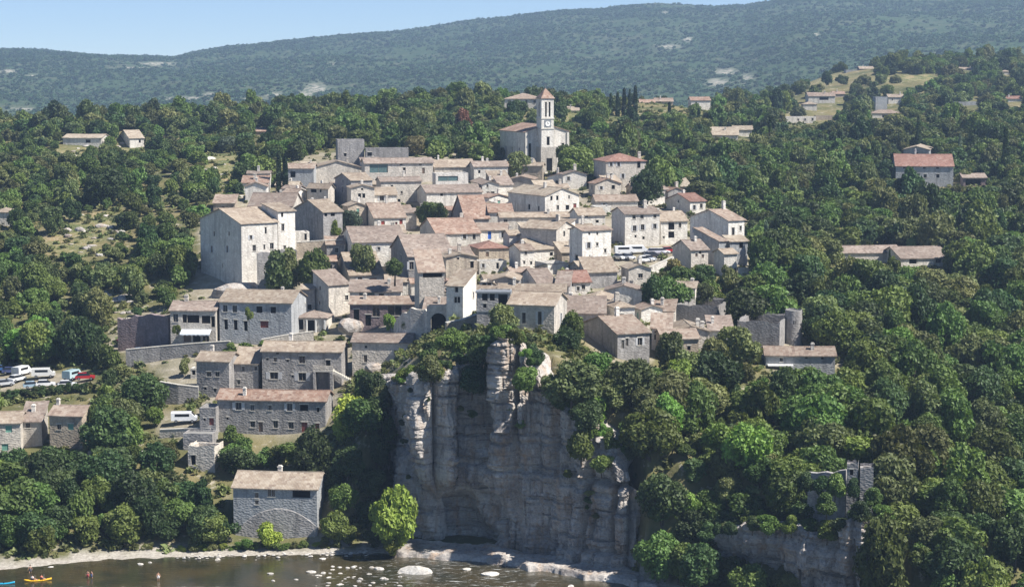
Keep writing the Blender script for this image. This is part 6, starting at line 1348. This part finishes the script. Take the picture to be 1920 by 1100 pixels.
for (px, py, w, lb, fl) in [(778, 1072, 62, 'large flat white boulder in the rapids below the cliff', .5), (919, 1076, 36, 'long low white boulder in the dark water under the cliff', .5), (875, 1067, 18, 'small pale boulder between the two big white ones', .8), (263, 1057, 13, 'pale stone in the shallows right of the gravel bank', .8), (281, 1054, 8, 'small pale stone close to the gravel bank', .8), (95, 1062, 10, 'pale stone near the yellow kayak', .8), (408, 1049, 10, 'pale stone in calm water below the river house', .9), (507, 1075, 14, 'pale boulder alone in midstream', .9), (512, 1088, 8, 'small stone below the lone midstream boulder', .8), (555, 1086, 9, 'small round stone left of the rapids', .9), (583, 1072, 20, 'pale boulder at the left end of the rapids', .8), (605, 1047, 14, 'flat grey stone near the river house shore', .5), (1070, 1099, 12, 'pale stone at the bottom edge under the cliff', .8), (710, 1066, 22, 'pale boulder left of the large flat white one', .7)]:
    boulder(px, py, w, lb, None, flat=fl)
for k in range(46):
    px = rnd.choice((rnd.gauss(650, 40), rnd.uniform(580, 760))); py = rnd.uniform(1058, 1098)
    boulder(px, py, rnd.uniform(3, 11), 'small pale stone in the river rapids', RB, flat=.8)
for k in range(80):
    px = rnd.uniform(330, 690); e_ = np.interp(px, [330, 640, 690], [1043, 1036, 1036]) + rnd.gauss(0, 3)
    boulder(px, e_, rnd.uniform(3, 9), 'small pale stone on the shore below the river house', SB, z=.15, flat=.8)
for k in range(26):
    px = rnd.uniform(760, 1010); e_ = np.interp(px, [760, 900, 1010], [1034, 1046, 1058]) + rnd.gauss(0, 4)
    o = boulder(px, e_, rnd.uniform(6, 18), 'fallen grey rock at the foot of the cliff', 'fallen rocks at the cliff foot', z=.3, flat=.9); o.data = rnd.choice(ROCKD)
s = np.linspace(0, 1, 160); c = np.linspace(0, 1, 20); Sg, Cg = np.meshgrid(s, c, indexing='ij')
Xr = (90 + 430 * Sg - PX) / F * 297; Yg = 281.5 + 12.6 * Cg; Zg = (.45 * sstep(0, .08, Sg) * sstep(1, .75, Sg) + .05) * sstep(1, .80, Cg) - .12 * sstep(.85, 1, Cg) - .3 * sstep(.06, 0, Sg) - .3 * sstep(.9, 1, Sg) + .10 * fbm(Xr * 1.3, Yg * 1.3, 5, 4)
simple('gravel', (.36, .33, .28), .95, .05, .35, 3.0)
tag(ob('gravel_bar', npmesh('gravel_bar', np.c_[Xr.ravel(), Yg.ravel(), Zg.ravel()], grid_faces(160, 20), 'gravel')), None, kind='structure')
HR = 'pale limestone outcrops on the left hillside'
for k in range(110):
    q_ = rnd.choice(MEAD[:3] + [MEAD[7]]); x0 = [a for a, b in q_]; y0 = [b for a, b in q_]; px, py = rnd.uniform(min(x0), max(x0)), rnd.uniform(min(y0), max(y0))
    P = hit(px, py)
    if P is None: continue
    s_ = rnd.uniform(.35, 1.25); o = ob('rock_outcrop', ROCKD[rnd.randrange(6)] if rnd.random() < .7 else ROCK[rnd.randrange(6)], None, (P.x, P.y, P.z + .05 * s_), rnd.uniform(-.8, .8)); o.scale = (s_ * rnd.uniform(1, 1.9), s_ * .9, s_ * rnd.uniform(.8, 1.3)); tag(o, 'pale limestone outcrop on the left hillside', 'rock', HR)
# rock plinth of the keep
P = at(447, 545, 447); o = ob('rock_plinth', ROCKD[3], None, (P.x, P.y + 1.5, P.z - 1.6), .3); o.scale = (6.2, 3.6, 6.5); tag(o, 'pale bedrock plinth at the foot of the castle keep', 'rock')
for (px, py, w, Y, lb) in [(655, 612, 26, 398, 'stepped rock garden beside the tall narrow house'), (700, 690, 20, 372, 'grey rock spur below the shaded row')]:
    P = at(px, py, Y); o = ob('rock_outcrop', ROCKD[1], None, tuple(P), .5); s_ = w * Y / F; o.scale = (s_, s_ * .8, s_); tag(o, lb, 'rock')

# ------------------------------------------------------------------ cars
def car_meshes(van):
    L_, Wd, Hh = (4.9, 1.95, 2.1) if van else (4.1, 1.72, 1.45)
    prof = [(-.5, .24), (-.5, .52), (-.46, .60), (.30 if van else .22, .64), (.46, .55), (.5, .40), (.49, .24)] if not van else [(-.5, .2), (-.5, .95), (.26, .95), (.40, .62), (.49, .52), (.5, .2)]
    v, f = [], []; n = len(prof)
    for y in (-.5, -.42, .42, .5):
        k = .97 if abs(y) == .5 else 1.0
        v += [(x * L_, y * Wd, z * Hh * (k if z > .4 else 1)) for x, z in prof]
    for r_ in range(3):
        for i in range(n): f.append((r_ * n + i, r_ * n + (i + 1) % n, (r_ + 1) * n + (i + 1) % n, (r_ + 1) * n + i))
    f += [tuple(range(n)), tuple(range(4 * n - 1, 3 * n - 1, -1))]
    body = mesh('body', v, f, 'carpaint')
    if van:
        g1 = MB().add([(.405 * L_, -.40 * Wd, .63 * Hh), (.405 * L_, .40 * Wd, .63 * Hh), (.275 * L_, .40 * Wd, .92 * Hh), (.275 * L_, -.40 * Wd, .92 * Hh)], [(0, 1, 2, 3)])
        for q in (-1, 1): g1.box(-.35 * L_, .2 * L_, q * .503 * Wd - .012, q * .503 * Wd + .012, .58 * Hh, .82 * Hh)
        cab, roof = g1.me('windows', 'glass'), None
    else:
        b0, t0 = [(-.44, .60), (.24, .64)], [(-.34, .97), (.06, .98)]
        q = [(b0[0][0] * L_, -.45 * Wd, b0[0][1] * Hh), (b0[1][0] * L_, -.45 * Wd, b0[1][1] * Hh), (b0[1][0] * L_, .45 * Wd, b0[1][1] * Hh), (b0[0][0] * L_, .45 * Wd, b0[0][1] * Hh), (t0[0][0] * L_, -.36 * Wd, t0[0][1] * Hh), (t0[1][0] * L_, -.36 * Wd, t0[1][1] * Hh), (t0[1][0] * L_, .36 * Wd, t0[1][1] * Hh), (t0[0][0] * L_, .36 * Wd, t0[0][1] * Hh)]
        cab = mesh('windows', q, BOXF, 'glass'); roof = MB().box(-.35 * L_, .07 * L_, -.37 * Wd, .37 * Wd, .97 * Hh, 1.0 * Hh).me('roof', 'carpaint')
    wh = MB().tube((0, -.11, 0), (0, .11, 0), .31, .31, 12).me('wheel', 'rubber'); rim = MB().tube((0, -.125, 0), (0, .125, 0), .17, .17, 10).me('rim', 'metal')
    hl = MB().box(-.03, .03, -.16, .16, -.07, .07).me('headlight', 'glass')
    return L_, Wd, Hh, body, cab, roof, wh, rim, hl
CARM = {k: car_meshes(k) for k in (False, True)}
def car(px, py, yaw, color, label, van=False, group=None):
    P = hit(px, py + 2)
    if P is None: return
    L_, Wd, Hh, body, cab, roof, wh, rim, hl = CARM[van]
    z = max(float(hh(P.x + a, P.y + b)) for a in (-1.5, 0, 1.5) for b in (-1, 1))
    e = empty('parked_van' if van else 'parked_car', (P.x, P.y, z), R(yaw)); tag(e, label, 'van' if van else 'car', group)
    ob('body', body, e, color=color); ob('windows', cab, e)
    if roof: ob('roof', roof, e, color=color)
    for x in (-.31, .31):
        for y in (-.5, .5): w_ = ob('wheel', wh, e, (x * L_, y * (Wd - .16), .31)); ob('rim', rim, w_)
    for y in (-.3, .3): ob('headlight', hl, e, (.495 * L_, y * Wd, .42 * Hh))
WH, SI, BK, RD, BL = (.78, .79, .80), (.45, .47, .5), (.03, .03, .04), (.42, .02, .025), (.05, .14, .36)
VC, LC, UC = 'cars in the village car park', 'cars in the left hand car park', 'cars along the upper road'
for (px, py, yaw, c_, lb, vn_) in [(1171, 476, 8, WH, 'white van at the left back of the village car park', True), (1195, 474, 8, WH, 'white camper van beside the other white van in the village car park', True), (1163, 486, -60, WH, 'white car at the left front of the village car park', False), (1178, 486, -62, SI, 'silver car second from left in the front row of the village car park', False), (1206, 491, -75, WH, 'white car facing out at the front of the village car park', False), (1215, 488, -50, SI, 'silver car beside the white one at the front of the village car park', False), (1224, 482, 20, BK, 'black car in the middle of the village car park', False), (1229, 476, 15, (.5, .5, .58), 'pale lilac car behind the black one in the village car park', False), (1240, 476, 15, WH, 'white car right of the pale lilac one', False), (1254, 473, 10, RD, 'red car at the right end of the village car park', False)]:
    car(px, py, yaw, c_, lb, vn_, VC)
for (px, py, yaw, c_, lb, vn_) in [(2, 697, 10, BL, 'bright blue car cut by the left edge', False), (22, 700, 10, (.06, .08, .2), 'dark blue car in the left hand car park', False), (41, 703, 70, WH, 'white van behind the dark blue car', True), (32, 716, 60, WH, 'white car in the middle of the left hand car park', False), (8, 724, 30, SI, 'grey car at the left front of the left hand car park', False), (62, 727, 20, (.30, .42, .52), 'pale blue car in the front row of the left hand car park', False), (82, 708, 8, (.68, .68, .66), 'off white van in the left hand car park', True), (86, 725, 12, WH, 'white car right of the pale blue one in the front row', False), (136, 712, 70, (.42, .55, .58), 'pale teal van in the left hand car park', True), (160, 713, 8, RD, 'red car right of the pale teal van', False), (127, 726, 15, WH, 'white car at the right front of the left hand car park', False)]:
    car(px, py, yaw, c_, lb, vn_, LC)
for (px, py, yaw, c_, lb) in [(234, 643, 70, (.2, .03, .05), 'dark red car first in the row on the upper road'), (249, 642, 72, WH, 'white car second in the row on the upper road'), (264, 642, 74, SI, 'silver car in the middle of the row on the upper road'), (277, 641, 74, RD, 'red car in the row on the upper road'), (289, 640, 76, BL, 'blue car in the row on the upper road'), (300, 639, 76, WH, 'white car last in the row on the upper road'), (263, 668, -55, (.10, .24, .45), 'blue car driving down the road bend')]:
    car(px, py, yaw, c_, lb, False, UC)
car(346, 793, 5, WH, 'white van on the lower path beside the red roofed house', True); car(1505, 382, 20, WH, 'white car on the forest road in the right wood')

# ------------------------------------------------------------------ people and kayaks
def body_mesh(pose):
    J = {'pel': ((0, 0, .95), .13), 'wst': ((0, 0, 1.12), .115), 'chs': ((0, 0, 1.32), .145), 'nck': ((0, 0, 1.48), .055), 'hd0': ((0, .01, 1.58), .085), 'hd1': ((0, .02, 1.70), .09)}
    E = [('pel', 'wst'), ('wst', 'chs'), ('chs', 'nck'), ('nck', 'hd0'), ('hd0', 'hd1')]
    for s, n_ in ((-1, 'l'), (1, 'r')):
        J['sh' + n_] = ((s * .19, 0, 1.41), .06)
        if pose == 'sit':
            J['el' + n_] = ((s * .27, .16, 1.22), .042); J['ha' + n_] = ((s * .24, .40, 1.20), .035)
            J['hp' + n_] = ((s * .10, .05, .90), .09); J['kn' + n_] = ((s * .13, .45, 1.02), .065); J['an' + n_] = ((s * .12, .80, .84), .045); J['to' + n_] = ((s * .12, .92, .93), .035)
        else:
            b = .0 if pose == 'stand' else .12 * s
            J['el' + n_] = ((s * .28, .02 + b, 1.15), .042); J['ha' + n_] = ((s * .30, .12 + b, .90), .038)
            J['hp' + n_] = ((s * .10, 0, .88), .09); J['kn' + n_] = ((s * .11, .03 + b, .48), .06); J['an' + n_] = ((s * .12, b, .08), .042); J['to' + n_] = ((s * .13, .15 + b, .04), .035)
        E += [('chs', 'sh' + n_), ('sh' + n_, 'el' + n_), ('el' + n_, 'ha' + n_), ('pel', 'hp' + n_), ('hp' + n_, 'kn' + n_), ('kn' + n_, 'an' + n_), ('an' + n_, 'to' + n_)]
    K = list(J); me = bpy.data.meshes.new('person'); me.from_pydata([J[k][0] for k in K], [(K.index(a), K.index(b)) for a, b in E], []); return me, [J[k][1] for k in K]
def person(P, rz, pose, cloth, label, top=None, group=None):
    me, rad = body_mesh(pose); e = empty('person', tuple(P), rz); tag(e, label, 'person', group); o = ob('body', me, e); me.materials.append(MATS['skin'])
    m_ = o.modifiers.new('skin', 'SKIN'); sv = me.skin_vertices[0].data
    for k, r_ in enumerate(rad): sv[k].radius = (r_, r_ * .85)
    sv[0].use_root = True; s2 = o.modifiers.new('smooth', 'SUBSURF'); s2.levels = s2.render_levels = 1
    sh = MB(); y1 = .28 if pose == 'sit' else .02
    sh.tube((0, 0, .98), (0, 0, 1.14), .185, .165, 10)
    for s in (-1, 1): sh.tube((s * .09, .02, 1.0), (s * .12, y1, .98 if pose == 'sit' else .66), .12, .11, 8)
    ob('shorts', sh.me('shorts', 'paint', True), o, color=cloth)
    if top: ob('shirt', MB().tube((0, 0, 1.10), (0, 0, 1.42), .185, .205, 10).me('shirt', 'paint', True), o, color=top)
    hr = MB().tube((0, -.015, 1.66), (0, -.02, 1.80), .112, .06, 10); ob('hair', hr.me('hair', 'hairdark', True), o)
    return e
def onwater(px, py, z=0.0):
    Y = (CAMH - z) / (CAMH - at(px, py, 1.0).z); return at(px, py, Y)
P = onwater(165, 1088, -.45); person(P, 2.9, 'stand', (.5, .1, .1), 'bather in red shorts wading right of the yellow kayak')
P = onwater(172, 1088, -.5); person(P, 2.2, 'walk', (.1, .15, .3), 'bather in dark shorts beside the one in red')
P = onwater(297, 1091, -.35); person(P, 3.4, 'stand', (.75, .72, .7), 'bather in white shorts wading alone in midstream')
P = onwater(57, 1078, -.5); person(P, 3.0, 'walk', (.1, .1, .12), 'bather standing behind the yellow kayak')
def kayak(px, py, rz, col, label, n=20):
    v, f = [], []; L_ = 4.3; m = 10
    for i in range(n + 1):
        t = i / n * 2 - 1; w_ = .37 * (1 - abs(t) ** 2.4) + .012; rise = .18 * abs(t) ** 3
        for j in range(m):
            a = 6.28318 * j / m; zc = math.sin(a); z = zc * (.20 if zc < 0 else .12); hole = -.10 if (zc > .5 and .12 < abs(t) < .62 or zc > .5 and abs(t) < .1) else 0
            v.append((t * L_ / 2, math.cos(a) * w_, z + rise + .12 + hole * (1 - abs(t))))
    for i in range(n):
        for j in range(m): f.append((i * m + j, i * m + (j + 1) % m, (i + 1) * m + (j + 1) % m, (i + 1) * m + j))
    f += [tuple(range(m - 1, -1, -1)), tuple(n * m + j for j in range(m))]
    P = onwater(px, py); e = empty('kayak', tuple(P), rz); tag(e, label, 'kayak'); ob('hull', mesh('hull', v, f, 'carpaint', True), e, color=col)
    for x in (-.75, .7): ob('seat', MB().box(x - .3, x - .22, -.2, .2, .15, .5).me('seat', 'rubber'), e)
    return e, P
def paddle(P, rz, lb):
    mb = MB(); mb.tube((0, -1.0, .1), (0, 1.0, .35), .02, .02, 6); e = empty('paddle', tuple(P), rz); tag(e, lb, 'paddle'); ob('shaft', mb.me('shaft', 'metal'), e)
    for s in (-1, 1): ob('blade', MB().box(-.02, .02, -.2, .2, -.09, .09).me('blade', 'rubber'), e, (0, s * 1.1, .225 + s * .135))
a_ = R(14); e, P = kayak(71, 1088, a_, (.85, .48, .02), 'yellow kayak with two paddlers on the river')
for x, cl, lb in ((-.85, (.8, .8, .8), 'rear paddler in a white vest in the yellow kayak'), (.55, (.6, .12, .08), 'front paddler in a red vest in the yellow kayak')):
    q = Vector((P.x + x * math.cos(a_), P.y + x * math.sin(a_), P.z - .68)); person(q, a_ - math.pi / 2, 'sit', (.08, .08, .1), lb, top=cl)
    paddle((q.x + .42 * math.cos(a_), q.y + .42 * math.sin(a_), P.z + .42), a_, 'paddle held by the ' + lb.split(' in the')[0])
e, P = kayak(2, 1094, R(6), (.02, .35, .55), 'blue kayak cut by the left edge')
for (px, py, c_, t_, lb) in [(418, 640, (.1, .1, .2), (.75, .75, .75), 'guest in a white shirt left of the inn door'), (426, 639, (.25, .2, .15), (.7, .7, .72), 'guest in a pale shirt standing at the inn road'), (521, 632, (.1, .1, .2), (.75, .75, .75), 'guest in white at the inn terrace wall'), (527, 631, (.3, .3, .35), (.75, .74, .7), 'second guest in white at the inn terrace wall'), (532, 631, (.4, .1, .1), (.7, .7, .7), 'third guest at the inn terrace wall')]:
    P = hit(px, py)
    if P is not None: person(P, rnd.uniform(0, 6), 'stand', c_, lb, top=t_)

# ------------------------------------------------------------------ haze
hb = mesh('haze', boxv(-2600, 2600, -60, 5300, -6, 275), BOXF, [])
hm = bpy.data.materials.new('haze'); hm.use_nodes = True; nt = hm.node_tree
for n_ in list(nt.nodes):
    if n_.type == 'BSDF_PRINCIPLED': nt.nodes.remove(n_)
pv = nt.nodes.new('ShaderNodeVolumePrincipled'); pv.inputs['Color'].default_value = (.53, .72, 1.0, 1); pv.inputs['Density'].default_value = 0.00014; pv.inputs['Anisotropy'].default_value = .2
nt.links.new(pv.outputs[0], nt.nodes['Material Output'].inputs['Volume'])
hb.materials.append(hm); tag(ob('haze', hb), None, kind='stuff')
